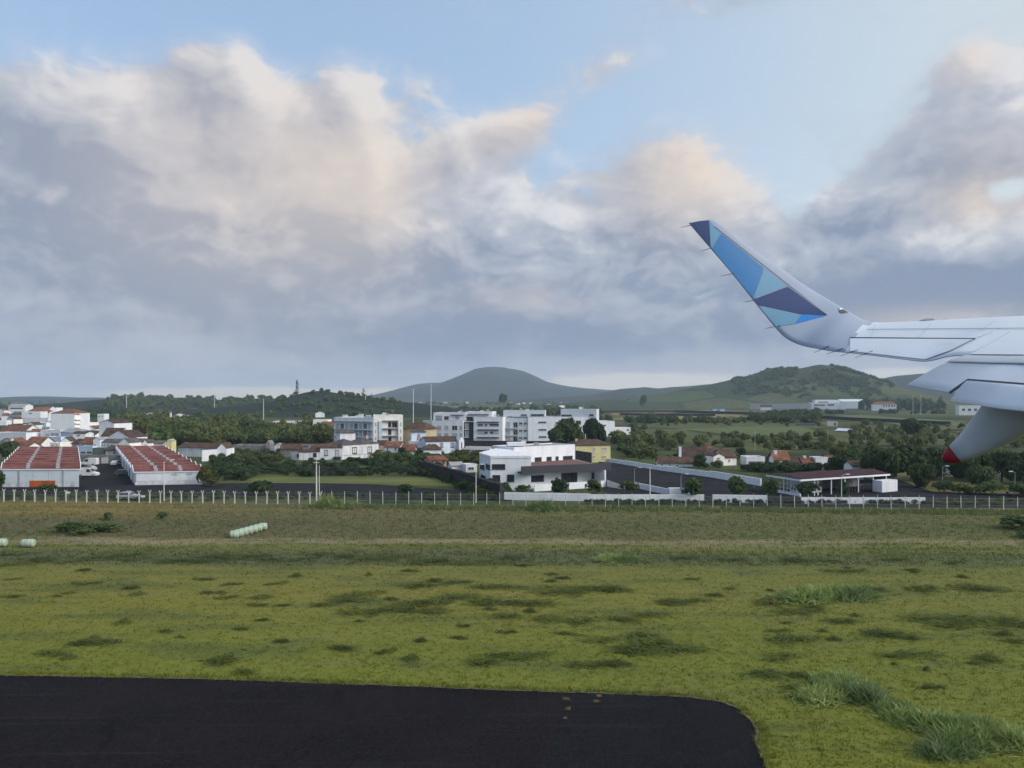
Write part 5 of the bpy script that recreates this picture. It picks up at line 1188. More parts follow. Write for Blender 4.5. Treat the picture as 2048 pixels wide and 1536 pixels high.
# wooded crest of the green hill
crest = []
hl = [(o) for o in bpy.data.objects if o.name.startswith('hill') or o.name.startswith('mountain')]
from mathutils.bvhtree import BVHTree
dg = bpy.context.evaluated_depsgraph_get()
HB = []
for o in hl: HB.append(BVHTree.FromPolygons([v.co.copy() for v in o.data.vertices], [tuple(p.vertices) for p in o.data.polygons]))
def land_z(x, y):
    z = 0.0
    for b in HB:
        h = b.ray_cast(Vector((x, y, 900)), Vector((0, 0, -1)))
        if h[0] is not None: z = max(z, h[0].z)
    return z
for _ in range(620):
    px = rng.uniform(1465, 1790); D = rng.uniform(1690, 1985); x = XD(px, D).x; z = land_z(x, D)
    if z > 18 and mnoise.noise((x * .010, D * .010, 3)) > -.02: crest.append((x, D, z, rng.uniform(10, 20), rng.uniform(5, 10)))
for _ in range(200):
    px = rng.uniform(1560, 1760); D = rng.uniform(1500, 1760); x = XD(px, D).x; z = land_z(x, D)
    if mnoise.noise((x * .010, D * .005, 8)) > .08: crest.append((x, D, z, rng.uniform(9, 16), rng.uniform(4, 8)))
mass('woodland', 'wooded crest of the green hill', crest, 'treem')
left_crest = []
for _ in range(240):
    px = rng.uniform(215, 600); D = rng.uniform(1150, 1520); x = XD(px, D).x; left_crest.append((x, D, land_z(x, D), rng.uniform(9, 18), rng.uniform(5, 10)))
for _ in range(120):
    px = rng.uniform(555, 800); D = rng.uniform(800, 1010); x = XD(px, D).x
    if px > 640 or rng.random() < .55: left_crest.append((x, D, land_z(x, D), rng.uniform(6, 11), rng.uniform(3, 5.5)))
mass('woodland', 'woods on the low ridges left of the mountain', left_crest, 'treem')
pines = [(XD(rng.uniform(1752, 1890), 1230).x, rng.uniform(1200, 1290), 0, rng.uniform(12, 18), rng.uniform(14, 21)) for _ in range(42)]
mass('woodland', 'belt of dark pines behind the long red roofed house', pines, 'trees')

# ------------------------------------------------------------------ grass and weeds on the airfield
def view_x(D, rng_=nrg): return (rng_.random() * 2.3 - 1.15) * .68 * D
def grass(name, label, n, ys, hgt, wid, blades, m, keep=None):
    g = nrg
    y = g.uniform(ys[0], ys[1], n * 3); y = y[g.random(n * 3) < (ys[0] / y) ** 1.0][:n]
    x = (g.random(len(y)) * 2 - 1) * (.70 * y + 6)
    ok = np.array([keep(a, b) for a, b in zip(x, y)]) if keep else np.ones(len(y), bool); x, y = x[ok], y[ok]
    z = np.array([turf_z(a, b) for a, b in zip(x, y)]); N = len(x)
    P = np.repeat(np.stack([x, y, z], 1), blades, 0); K = len(P)
    P[:, :2] += g.normal(size=(K, 2)) * wid * 3
    a = g.uniform(0, 6.283, K); h = g.uniform(*hgt, K) * np.repeat(g.uniform(.6, 1.3, N), blades); w = wid * g.uniform(.6, 1.4, K)
    side = np.stack([np.cos(a), np.sin(a), np.zeros(K)], 1) * w[:, None]
    lean = np.stack([g.normal(size=K) * .45 * h, g.normal(size=K) * .45 * h, h], 1)
    v = np.stack([P - side, P + side, P + lean], 1).reshape(-1, 3)
    o = mesh_np(name, v, np.arange(3 * K).reshape(-1, 3), m); o['label'] = label; o['category'] = 'grass'; return kind(o, 'stuff')
tx = [(p[0], p[1]) for p in TAXI_PTS]                       # taxiway outline
def on_taxi(x, y):
    if y > 56: return False
    if x > 19: return False
    c = False; j = len(TX) - 1
    for i in range(len(TX)):
        if (TX[i][1] > y) != (TX[j][1] > y) and x < (TX[j][0] - TX[i][0]) * (y - TX[i][1]) / (TX[j][1] - TX[i][1]) + TX[i][0]: c = not c
        j = i
    return c
TX = tx[::3] + tx[-3:]
grass('grass', 'short mown grass of the airfield', 30000, (41, 92), (.05, .18), .035, 4, M['blade'], lambda x, y: not on_taxi(x, y))
grass('grass', 'longer coarse grass towards the perimeter fence', 20000, (92, 148), (.10, .30), .06, 4, M['blade'], lambda x, y: y < fence_y(x) - .3)
grass('grass', 'dark rank grass along the foot of the fence', 9000, (124, 146), (.3, .9), .08, 4, M['weed'], lambda x, y: fence_y(x) - 6.5 < y < fence_y(x) - .2 and x > -38 + rng.uniform(-3, 3))

def edge_grass():
    P = []
    for i in range(6, len(TAXI_PTS) - 12):
        a, b = Vector(TAXI_PTS[i]), Vector(TAXI_PTS[i + 1]); L = (b - a).length; n = Vector((-(b - a).y, (b - a).x)).normalized()
        for _ in range(int(L * 26)): q = a.lerp(b, rng.random()) + n * rng.uniform(-.12, .75); P.append((q.x, q.y))
    P = np.array(P); g = nrg; K = len(P) * 3; Q = np.repeat(P, 3, 0) + g.normal(size=(K, 2)) * .06
    a = g.uniform(0, 6.283, K); h = g.uniform(.08, .34, K) * np.repeat(.4 + 1.2 * g.random(len(P)) ** 2, 3); w = .03 * g.uniform(.6, 1.4, K)
    B = np.stack([Q[:, 0], Q[:, 1], np.full(K, .03)], 1); sd = np.stack([np.cos(a), np.sin(a), np.zeros(K)], 1) * w[:, None]
    v = np.stack([B - sd, B + sd, B + np.stack([g.normal(size=K) * .6 * h, g.normal(size=K) * .6 * h - .25 * h, h], 1)], 1).reshape(-1, 3)
    o = mesh_np('grass', v, np.arange(3 * K).reshape(-1, 3), M['blade']); o['label'] = 'ragged grass creeping over the taxiway edge'; o['category'] = 'grass'; kind(o, 'stuff')
edge_grass()
def weed_np(seed, n, up, blade):
    """tangle of leaf blades in several knots, thinning outwards (unit radius, unit height)"""
    g = np.random.default_rng(seed); kn = 5
    kx = g.normal(size=(kn, 2)) * .25; kh = g.uniform(.45, 1.0, kn); w = g.integers(0, kn, n)
    p2 = kx[w] + g.normal(size=(n, 2)) * .26; r = np.linalg.norm(p2, axis=1)
    hh = kh[w] * np.exp(-(np.linalg.norm(p2 - kx[w], axis=1) / .42) ** 2) + .12
    p = np.stack([p2[:, 0], p2[:, 1], g.random(n) * .45 * hh], 1)
    d = np.stack([g.normal(size=n) * .30, g.normal(size=n) * .30, hh * g.uniform(.5, 1.1, n) * up], 1)
    s = np.cross(d, g.normal(size=(n, 3))); s /= np.linalg.norm(s, axis=1, keepdims=True) + 1e-9; s *= blade * g.uniform(.6, 1.4, (n, 1))
    d *= .6; v = np.stack([p - s, p + s, p + d * .6 + s * .8, p + d], 1)
    return v.reshape(-1, 3), np.arange(4 * n).reshape(n, 4)
WD = [mesh_data('weed', *weed_np(300 + i, 430, .7, .022), M['weed']) for i in range(4)]
for d_ in WD:                                                          # grass grows through the weeds
    d_.materials.append(M['blade']); d_.polygons.foreach_set('material_index', (nrg.random(len(d_.polygons)) < .42).astype(np.int32))
RD = [mesh_data('reed', *weed_np(320 + i, 900, 1.35, .022), M['reed']) for i in range(3)]
def weed(name, label, px, py, w, h, data, group):
    g = G(px, py); o = link(name, data); o.location = (g.x, g.y, turf_z(g.x, g.y) - .02); ww = w * g.y / F
    o.scale = (ww / 2 * 1.25, ww / 2 * rng.uniform(.6, 1.1), h); o.rotation_euler = (0, 0, rng.choice((0, math.pi)) + rng.uniform(-.35, .35)); return tag(o, label, 'weeds', group)
WEEDS = [(115, 1305, 100), (165, 1290, 80), (205, 1285, 60), (452, 1325, 80), (492, 1345, 60), (692, 1296, 55), (772, 1304, 34), (828, 1318, 46), (840, 1284, 30), (570, 1210, 34), (172, 1168, 50), (130, 1187, 40), (258, 1178, 46), (32, 1192, 44), (25, 1160, 30), (280, 1190, 36), (560, 1285, 44), (460, 1170, 46), (452, 1196, 40),
         (530, 1195, 60), (640, 1212, 60), (690, 1205, 90), (740, 1225, 100), (800, 1215, 110), (860, 1205, 110), (910, 1200, 100), (720, 1188, 80), (880, 1225, 70), (840, 1170, 90), (910, 1168, 70), (1000, 1175, 90), (960, 1205, 100), (1010, 1235, 80), (1060, 1205, 120), (1140, 1185, 120), (1210, 1180, 90), (960, 1328, 90), (1000, 1308, 80), (1060, 1312, 80),
         (1110, 1240, 80), (1160, 1245, 90), (1250, 1238, 80), (1300, 1230, 60), (1330, 1205, 80), (1390, 1200, 80), (1130, 1270, 60), (1200, 1282, 70), (1250, 1300, 110), (1300, 1290, 120), (1360, 1305, 110), (1180, 1332, 80), (1225, 1328, 60), (1280, 1270, 90), (1590, 1285, 110), (1560, 1318, 60), (1550, 1352, 90), (1600, 1350, 60), (1580, 1372, 50), (1600, 1225, 90), (1560, 1205, 100), (1680, 1245, 100),
         (1770, 1275, 100), (1820, 1310, 100), (1990, 1320, 70), (2030, 1285, 70), (1860, 1240, 120), (1930, 1245, 130), (2010, 1245, 120), (1850, 1180, 100), (1960, 1182, 110), (1680, 1143, 60), (1690, 1136, 30), (1460, 1178, 40), (1370, 1115, 60), (1460, 1120, 50), (1580, 1120, 80), (1660, 1122, 60), (1790, 1118, 60), (1910, 1125, 40), (1930, 1155, 30), (1750, 1180, 60), (1430, 1190, 40), (1220, 1120, 50), (1040, 1132, 40), (1100, 1165, 30)]
for x in range(0, 1040, 46): WEEDS.append((x + rng.uniform(-20, 20), rng.uniform(1108, 1126), rng.uniform(50, 110)))
for _ in range(55): WEEDS.append((rng.uniform(0, 2048), 1140 + 240 * rng.random() ** 1.3 * (.8 if _ % 2 else 1), rng.uniform(16, 40)))
for i, (x, y, w) in enumerate(WEEDS):
    g0 = G(x, y)
    if on_taxi(g0.x, g0.y - .8): continue
    weed('weed_clump', 'low grey-green weed clump in the airfield grass', x, y, w * 1.15, rng.uniform(.35, .75) * (1.0 if y > 1150 else .8), WD[i % 4], 'weed clumps in the airfield grass')
for i, (x, y, w, h) in enumerate(((1620, 1200, 120, 1.5), (1665, 1195, 110, 1.5), (1720, 1198, 100, 1.5), (1655, 1398, 120, 1.1), (1720, 1400, 130, 1.3), (1690, 1375, 110, 1.2), (1800, 1425, 90, .9), (1850, 1455, 140, 1.2), (1905, 1485, 150, 1.3), (1960, 1470, 150, 1.3), (2015, 1490, 140, 1.2), (1880, 1505, 140, 1.1), (1215, 1122, 70, 1.1), (1260, 1124, 60, 1.0))):
    weed('reed_clump', 'tall pale green reed clump rising from the grass', x, y, w, h, RD[i % 3], 'tall reed clumps on the right of the airfield')
for i, (x, y, w, h, lab) in enumerate(((650, 1016, 60, 2.6, 'pale reed clump at the fence near the utility pole'), (668, 1016, 40, 1.8, 'smaller reed clump beside the one at the utility pole'), (1090, 1020, 60, 2.0, 'reed clump at the fence in front of the office'))):
    weed('reed_clump', lab, x, y, w, h, RD[i % 3], None)
for x, y, w, h, lab in ((135, 1064, 7.5, 1.5, 'dark green bramble at the left of the field'), (175, 1063, 8, 1.3, 'dark green bramble in the middle of its row'), (225, 1062, 7.5, 1.3, 'dark green bramble at the right end of its row'), (218, 1040, 3.6, 1.4, 'round dark bush behind the brambles'), (327, 1038, 3.4, 1.2, 'small round bush right of the brambles'), (2035, 1060, 9, 2.0, 'dark bush at the right edge below the fence'), (2075, 1075, 7, 1.6, 'low bush cut by the right edge')):
    g = G(x, y); bush('bramble_bush', lab, g, h, w, 'treem')

M['drygrass'] = leafmat('dry_grass', (.20, .17, .08), (.34, .30, .16), 1.0)
DD = [mesh_data('dry_tuft', *weed_np(340 + i, 420, 1, .05), M['drygrass']) for i in range(2)]
for x, y, w, h, lab in ((1133, 1400, 14, .25, 'dry grass tuft at the seam of the taxiway edge'), (1136, 1420, 12, .22, 'dry grass tuft growing in the taxiway seam'), (1130, 1438, 8, .15, 'small dry tuft further down the taxiway seam'), (1192, 1405, 12, .22, 'dry grass tuft right of the taxiway seam'), (1198, 1394, 10, .2, 'dry tuft on the taxiway lip right of the seam')):
    o = weed('dry_grass_tuft', lab, x, y, w, h, DD[int(x) % 2], None); o.location.z = .03
# ------------------------------------------------------------------ silage bales
def bale(label, px, py, ang, L=1.25, R=.54):
    g = G(px, py); o = thing('silage_bale', label, 'bale', (g.x, g.y, 0), None)
    mb = MB(); d = Vector((math.cos(ang), math.sin(ang), 0)); c = Vector((g.x, g.y, R - .02))
    prof = [(-L / 2, R * .55), (-L / 2 + .05, R * .88), (-L / 2 + .16, R), (0, R * 1.03), (L / 2 - .16, R), (L / 2 - .05, R * .88), (L / 2, R * .55)]
    mb.tube([c + d * s for s, _ in prof], [r for _, r in prof], 18); b = mb.build('wrap', M['bale'], o, True)
    for s in (-L * .22, L * .2): mb = MB(); mb.tube([c + d * (s - .02), c + d * (s + .02)], R * 1.03, 18); mb.build('film_edge', M['white'], b)
names = ['nearest', 'second', 'third', 'fourth', 'fifth', 'sixth', 'farthest']
for i in range(7):
    t = i / 6; bale(names[i] + ' pale green wrapped bale of the slanting row', 469 + t * 57, 1076 - t * 16, math.radians(8))
bale('pale green wrapped bale standing alone in the grass on the left', 56, 1094, math.radians(2), 1.7)
bale('pale green wrapped bale cut by the left edge', 0, 1093, math.radians(2), 1.7)

# ------------------------------------------------------------------ perimeter fence
fr_ = thing('perimeter_fence', 'airfield perimeter fence of white concrete posts and wire', 'fence', (FENCE_A.x, FENCE_A.y, 0))
fr_.location = (0, fence_y(0), 0)
fu = (FENCE_B - FENCE_A).normalized()
def post_y():
    mb = MB(); mb.box((0, 0, .86), (.085, .085, .96))
    for s in (-1, 1): mb.tube([(s * .02, 0, 1.78), (s * .27, 0, 2.38)], .065, 5)
    o = mb.build('post', M['conc']); d = o.data; bpy.data.objects.remove(o); return d
def post_i():
    mb = MB(); mb.box((0, 0, 1.05), (.06, .06, 1.15)); mb.tube([(0, 0, 2.18), (-.05, -.12, 2.48)], .045, 5)
    o = mb.build('post', M['conc']); d = o.data; bpy.data.objects.remove(o); return d
PY, PI_ = post_y(), post_i(); x = -112.0
while x < 104:
    y = fence_y(x); left = (x / y * F + CX) < 655
    o = link('post', PY if left else PI_, fr_); o.location = (x, y - fence_y(0), 0); o.rotation_euler = (rng.uniform(-.015, .015), rng.uniform(-.02, .02), math.radians(-3)); o.scale = (1, 1, rng.uniform(.97, 1.04))
    x += 2.06 if left else 2.42
for h in (.15, .8, 1.45, 2.05):
    mb = MB(); mb.tube([(-114, fence_y(-114) - .09, h), (106, fence_y(106) - .09, h)], .012, 4); mb.build('wire', M['metal'], fr_)
mb = MB()                                                            # chain-link mesh
x = -113.0
while x < 105:
    for s in (-1, 1): mb.tube([(x, fence_y(x) - .085, .15), (x + s * 1.9, fence_y(x + s * 1.9) - .085, 2.05)], .006, 3, caps=False)
    x += .5
kind(mb.build('wire_mesh', M['metal'], fr_), 'stuff')

# ------------------------------------------------------------------ poles and masts
def lamp(label, px, D, ytop, arm=1.4, name='street_lamp', r=.085, m='conc', head=True, tilt=0.0):
    p = XD(px, D); h = zt(ytop, D); o = thing(name, label, 'lamp post' if head else 'pole', (p.x, p.y, 0))
    mb = MB(); mb.tube([(p.x, p.y, -.2), (p.x + tilt * h * .5, p.y, h * .5), (p.x + tilt * h, p.y, h)], [r * 1.3, r, r * .7], 8); mb.build('shaft', M[m], o)
    if head:
        q = (p.x + arm, p.y - .1, h + .35); mb = MB(); mb.tube([(p.x, p.y, h - .05), (p.x + arm * .4, p.y, h + .25), q], r * .5, 6); mb.build('arm', M[m], o)
        mb = MB(); mb.box((q[0] + .25 * (1 if arm > 0 else -1), q[1], q[2]), (.35, .14, .07)); mb.build('lantern', M['white'], o)
    elif arm:
        mb = MB(); mb.box((p.x + tilt * h, p.y, h - .4), (arm, .06, .06)); mb.build('crossarm', M[m], o)
    return o
lamp('pale street lamp with long arm in front of the right warehouse', 328, 151, 923)
lamp('concrete utility pole rising behind the fence left of centre', 633, 149, 921, .6, 'utility_pole', .13, head=False, tilt=-.004)
lamp('street lamp leaning by the left end of the office', 952, 148, 932, .9)
lamp('thin pole beside the utility pole', 638.5, 150, 930, 0, 'utility_pole', .07, head=False)
lamp('tall slim lamp in front of the dark yard', 1300, 148, 933, 0, 'utility_pole', .10, head=False)
lamp('lamp post in the dark yard near the office ramp', 1269, 170, 938, 1.0, m='metal', r=.06)
lamp('slim lamp post in the middle of the dark yard', 1362, 165, 951, 1.0, m='metal', r=.06)
lamp('lamp post standing before the maroon shed', 1683, 146, 952, .9)
lamp('thin lamp post in front of the dark grove', 1885, 165, 935, .7, m='metal', r=.06)
lamp('thin lamp post at the right edge of the grove', 2030, 160, 946, -.7, m='metal', r=.06)
lamp('slim post at the white yard wall', 1508, 172, 953, 0, 'utility_pole', .05, 'metal', False)
for lab, x, D, y in (('tall white floodlight mast left of the stepped flats', 826.5, 430, 778), ('taller white floodlight mast beside the stepped flats', 862, 430, 767), ('white mast on the wooded slope', 527, 520, 797), ('thin mast beside the pine at the mountain foot', 731, 960, 766), ('grey pylon in the town outskirts', 253, 900, 786), ('thin antenna mast above the left ridge', 429, 980, 772)):
    lamp(lab, x, D, y, .9, 'mast', .22 if D < 600 else .3, 'conc', False)
lamp('thin pole in the green meadow on the right', 1510, 300, 862, 0, 'utility_pole', .055, head=False); lamp('slim pole standing in the scrub on the right', 1656, 330, 862, 0, 'utility_pole', .055, head=False)
for lab, x, D, y in (('thin pale pole in front of the far pines', 1842, 900, 790), ('second thin pale pole in front of the far pines', 1826, 900, 790)): lamp(lab, x, D, y, 0, 'utility_pole', .2, head=False)
for lab, x, D, y in (('small white sign plate behind the fence on the left', 136, 151, 985), ('small white sign plate near the parked grey car', 286, 150, 992.5)):
    p = XD(x, D); o = thing('sign', lab, 'sign', (p.x, p.y, 0)); z = zt(y, D); mb = MB(); mb.box((p.x, p.y - .05, z), (.42, .02, .2)); mb.build('plate', M['white'], o)
    mb = MB(); mb.tube([(p.x, p.y, -.1), (p.x, p.y, z)], .03, 5); mb.build('stake', M['metal'], o)

# ------------------------------------------------------------------ vehicles
def vehicle(name, label, p, rz, kindv, paint):
    o = thing(name, label, 'van' if kindv == 'van' else 'car', (p[0], p[1], 0)); L, Wd, H = ((4.7, 1.9, 2.2) if kindv == 'van' else (4.2, 1.75, 1.45))
    ca, sa = math.cos(rz), math.sin(rz)
    T3 = lambda x, y, z: Vector((p[0] + x * ca - y * sa, p[1] + x * sa + y * ca, z))
    prof = ([(-L / 2, .35), (L / 2, .35), (L / 2, .85), (L / 2 - .25, 1.05), (L / 2 - 1.0, 1.2), (L / 2 - 1.65, H - .08), (L / 2 - 2.0, H), (-L / 2 + .12, H), (-L / 2, H - .2)] if kindv == 'van' else
            [(-L / 2, .3), (L / 2, .3), (L / 2, .65), (L / 2 - .2, .8), (L / 2 - 1.15, .92), (L / 2 - 1.75, H - .03), (L / 2 - 2.2, H), (-L / 2 + .8, H - .04), (-L / 2 + .15, .98), (-L / 2, .8)])
    mb = MB(); w = Wd / 2
    mb.hexa([T3(x, -w * (1 if z < 1 else .90), z) for x, z in prof], [T3(x, w * (1 if z < 1 else .90), z) for x, z in prof]); b = mb.build('body', M[paint], o)
    def quad(nm, pts, m='glass', par=b): mb = MB(); mb.hexa([T3(*q) for q in pts], [T3(q[0] * 1.004, q[1] * 1.02, q[2]) for q in pts]); return mb.build(nm, M[m], par)
    for s in (-1, 1):
        y0, y1 = s * w * .99, s * w * .93
        if kindv == 'van': quad('side_window', [(L / 2 - 1.25, y0, 1.22), (L / 2 - 1.65, y1, H - .25), (L / 2 - 2.4, y1, H - .25), (L / 2 - 2.4, y0, 1.22)])
        else:
            quad('side_window', [(L / 2 - 1.35, y0, .95), (L / 2 - 1.85, y1, H - .12), (L / 2 - 2.45, y1, H - .1), (L / 2 - 2.45, y0, .95)]); quad('side_window', [(L / 2 - 2.55, y0, .95), (L / 2 - 2.55, y1, H - .1), (-L / 2 + .85, y1, H - .14), (-L / 2 + .45, y0, .98)])
        for x in (-L / 2 + .85, L / 2 - .85):
            mb = MB(); mb.tube([T3(x, s * (w - .2), .32), T3(x, s * (w + .03), .32)], .32, 14); wh = mb.build('wheel', M['rubber'], o); mb = MB(); mb.tube([T3(x, s * (w + .02), .32), T3(x, s * (w + .05), .32)], .18, 10); mb.build('rim', M['metal'], wh)
        mb = MB(); c = T3(L / 2 + .01, s * w * .68, .72); mb.box(c, (.05, .16, .08), rz); mb.build('headlight', M['lframe'], b)
    x0, x1 = (L / 2 - 1.0, L / 2 - 1.65) if kindv == 'van' else (L / 2 - 1.15, L / 2 - 1.75); z0, z1 = (1.2, H - .08) if kindv == 'van' else (.92, H - .03)
    mb = MB(); k = Vector((ca * .02, sa * .02, .02)); q = [T3(x0 - .06, -w * .84, z0 + .06), T3(x0 - .06, w * .84, z0 + .06), T3(x1 + .05, w * .82, z1 - .08), T3(x1 + .05, -w * .82, z1 - .08)]; mb.hexa(q, [v + k for v in q]); mb.build('windscreen', M['glass'], b)
vehicle('parked_van', 'large white van parked at the yard wall between the warehouses', XD(179, 228), math.pi, 'van', 'vpaint')
vehicle('parked_car', 'silver car parked in the middle of the yard row', XD(176, 211), math.pi - .1, 'car', 'spaint')
vehicle('parked_van', 'small white van parked nearest the fence in the yard', XD(177, 196), 0.0, 'van', 'vpaint')
vehicle('parked_car', 'small white car in front of the grey yard wall', XD(234, 229), math.pi / 2, 'car', 'vpaint')
vehicle('parked_car', 'dark car in the shade of the right warehouse', XD(247, 200), .3, 'car', 'kpaint')
vehicle('parked_car', 'grey car partly hidden behind the fence posts on the left', XD(258, 152.5), .05, 'car', 'spaint')
vehicle('parked_van', 'white van roof showing above the hedge in the dark yard', XD(1361, 152.5), 0.0, 'van', 'vpaint')

# ------------------------------------------------------------------ airliner wing, seen from a window behind it
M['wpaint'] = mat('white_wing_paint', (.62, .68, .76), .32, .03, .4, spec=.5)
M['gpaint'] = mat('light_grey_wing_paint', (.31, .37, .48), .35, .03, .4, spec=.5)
M['fpaint'] = mat('grey_fairing_paint', (.56, .60, .64), .4, .05, .6, spec=.4)
M['rpaint'] = mat('red_tip_paint', (.30, .012, .025), .45, .12, 3.0, spec=.4)
M['gapm'] = mat('panel_gap', (.10, .11, .13), .6, .1)
M['navy'] = mat('navy_livery', (.034, .060, .165), .5, .03, .4, spec=.3)
M['mblue'] = mat('mid_blue_livery', (.034, .18, .43), .45, .03, .4, spec=.5)
M['lblue'] = mat('light_blue_livery', (.13, .30, .45), .45, .03, .4, spec=.5)
M['bblue'] = mat('bright_blue_livery', (.02, .21, .60), .35, .03, .4, spec=.5)
wing = thing('airliner_wing', 'white airliner wing with upturned tip painted in blue triangles', 'aircraft wing', (8.0, 10.0, EYE - .5))
ST = [((1378, 446, 16.0), (1418, 439.5, 16.05)), ((1400, 472, 15.92), (1436, 445.5, 16.03)), ((1463, 545, 15.7), (1506, 498, 15.9)), ((1505, 598, 15.5), (1560, 535, 15.8)), ((1547, 650, 15.3), (1613, 572, 15.65)),
      ((1570, 674, 15.15), (1650, 595, 15.55)), ((1598, 688.6, 14.95), (1680, 613, 15.42)), ((1633, 696.4, 14.45), (1701, 625, 15.32)), ((1665, 701.5, 14.02), (1724, 638, 15.2)), ((1699, 705, 13.6), (1749, 644.3, 15.1)),
      ((1744, 710, 13.05), (1800, 644, 14.65)), ((1793, 716, 12.5), (1870, 640.5, 14.0)), ((1850, 722, 11.95), (1960, 635.5, 13.3)), ((1889, 713.7, 11.6), (2010, 633.5, 12.9)), ((1911, 711, 11.4), (2048, 632, 12.6)),
      ((1937, 711, 11.2), (2100, 629, 12.25)), ((2048, 712.5, 10.3), (2290, 620, 11.1)), ((2300, 716, 8.8), (2700, 600, 9.2)), ((2900, 725, 6.5), (3700, 560, 6.6))]
def catmull(P, n):
    out = []
    for i in range(len(P) - 1):
        p0, p1, p2, p3 = P[max(i - 1, 0)], P[i], P[i + 1], P[min(i + 2, len(P) - 1)]
        for k in range(n):
            t = k / n; out.append(.5 * ((2 * p1) + (p2 - p0) * t + (2 * p0 - 5 * p1 + 4 * p2 - p3) * t * t + (3 * p1 - p0 - 3 * p2 + p3) * t ** 3))
    return out + [P[-1]]
te = catmull([W(*a) for a, _ in ST], 4); le = catmull([W(*b) for _, b in ST], 4)
NC = 14; grid = []
for i, (a, b) in enumerate(zip(te, le)):
    j0, j1 = max(i - 1, 0), min(i + 1, len(te) - 1)
    nrm = ((te[j1] + le[j1]) - (te[j0] + le[j0])).cross(b - a).normalized()
    if nrm.dot(Vector((0, 0, EYE)) - a) < 0: nrm = -nrm
    ch = (b - a).length; row = []
    for k in range(NC + 1):
        t = 1 - (1 - k / NC) ** 1.3; th = .085 * ch * (2.6 * math.sqrt(max(1 - t, 0)) * t ** .75) * .55
        p = a.lerp(b, t); row.append((p + nrm * th * .45, p - nrm * (th * .75 + .012)))
    grid.append(row)
mb = MB(); up = []; idx = {}
for i, row in enumerate(grid):
    for k, (p, q) in enumerate(row): idx[i, k, 0] = len(mb.v); mb.v.append(tuple(p)); idx[i, k, 1] = len(mb.v); mb.v.append(tuple(q))
n_i = len(grid); ragged = lambda i, k: i < 33 + (1.6 if k < 6 else .5) + (k > 9) * 2  # darker blue-grey skin on winglet and root, ragged border to the white inboard skin
UP = []
for i in range(n_i - 1):
    for k in range(NC):
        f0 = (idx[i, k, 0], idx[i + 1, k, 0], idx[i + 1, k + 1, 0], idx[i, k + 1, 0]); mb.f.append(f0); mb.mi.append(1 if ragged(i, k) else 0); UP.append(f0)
        mb.f.append((idx[i, k, 1], idx[i, k + 1, 1], idx[i + 1, k + 1, 1], idx[i + 1, k, 1])); mb.mi.append(1)
    mb.f.append((idx[i, 0, 0], idx[i, 0, 1], idx[i + 1, 0, 1], idx[i + 1, 0, 0])); mb.mi.append(1)
    mb.f.append((idx[i, NC, 0], idx[i + 1, NC, 0], idx[i + 1, NC, 1], idx[i, NC, 1])); mb.mi.append(1)
mb.f.append(tuple(idx[0, k, 0] for k in range(NC + 1)) + tuple(idx[0, k, 1] for k in reversed(range(NC + 1)))); mb.mi.append(1)
wbvh = BVHTree.FromPolygons([Vector(v) for v in mb.v], UP)
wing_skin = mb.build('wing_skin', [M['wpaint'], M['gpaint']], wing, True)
EYEV = Vector((0, 0, EYE))
def on_wing(px, py, lift):
    d = Vector(((px - CX) / F, 1, -(py - HY) / F)).normalized(); h = wbvh.ray_cast(EYEV, d)
    if h[0] is None: h = wbvh.find_nearest(W(px, py, 16.0 - (py - 446) * .0037 if px < 1600 else 9.585 / ((px - CX) / F + .27)))
    n = h[1]; n = n if n.dot(-d) > 0 else -n
    return h[0] + n * lift
def facet(name, poly, m, lift=.006, parent=None, cuts=4):
    """a painted or hinged panel lying on the wing skin, outlined in photo coordinates"""
    bm = bmesh.new(); vs = [bm.verts.new((x, y, 0)) for x, y in poly]; bm.faces.new(vs)
    bmesh.ops.triangulate(bm, faces=bm.faces[:]); bmesh.ops.subdivide_edges(bm, edges=bm.edges[:], cuts=cuts, use_grid_fill=True); bmesh.ops.triangulate(bm, faces=bm.faces[:])
    o0 = Vector(wing.location)
    for v in bm.verts: v.co = on_wing(v.co.x, v.co.y, lift) - o0
    me = bpy.data.meshes.new(name); bm.to_mesh(me); bm.free(); me.materials.append(M[m]); me.polygons.foreach_set('use_smooth', [True] * len(me.polygons))
    o = bpy.data.objects.new(name, me); COL.objects.link(o); o.parent = parent or wing; return o
z5 = lambda *p: [(1340 + x / 5.12, 420 + y / 5.12) for x, y in p]
facet('livery_facet', z5((202, 134), (300, 114), (398, 107), (414, 383)), 'navy')
facet('livery_facet', z5((402, 107), (452, 165), (520, 240), (436, 388), (417, 385)), 'lblue')
facet('livery_facet', z5((522, 242), (960, 595), (850, 898), (440, 408), (436, 390)), 'mblue')
facet('livery_facet', z5((964, 600), (1200, 780), (852, 903)), 'lblue')
facet('livery_facet', z5((1205, 786), (1605, 1079), (1340, 1068), (900, 973), (855, 915)), 'navy')
facet('livery_facet', z5((908, 984), (1338, 1074), (1280, 1166), (1090, 1195), (1062, 1165)), 'lblue')
facet('livery_facet', z5((1344, 1074), (1600, 1083), (1284, 1167)), 'bblue')
zw = lambda *p: [(1600 + x / 4.152, 580 + y / 4.152) for x, y in p]
facet('aileron', zw((418, 408), (1440, 414), (1250, 510), (1045, 583), (800, 556), (600, 533), (415, 511)), 'wpaint', .016, cuts=5)
facet('outer_spoiler', zw((1760, 352), (1990, 350), (1990, 545), (1420, 540)), 'wpaint', .014, cuts=5)
def seam(name, pts_, w=.012, m='gapm'):
    mb = MB(); q = [on_wing(x, y, .012) for x, y in pts_]; mb.tube(q, w, 5); return mb.build(name, M[m], wing)
def dense(a, b, n=16): return [(a[0] + (b[0] - a[0]) * k / n, a[1] + (b[1] - a[1]) * k / n) for k in range(n + 1)]
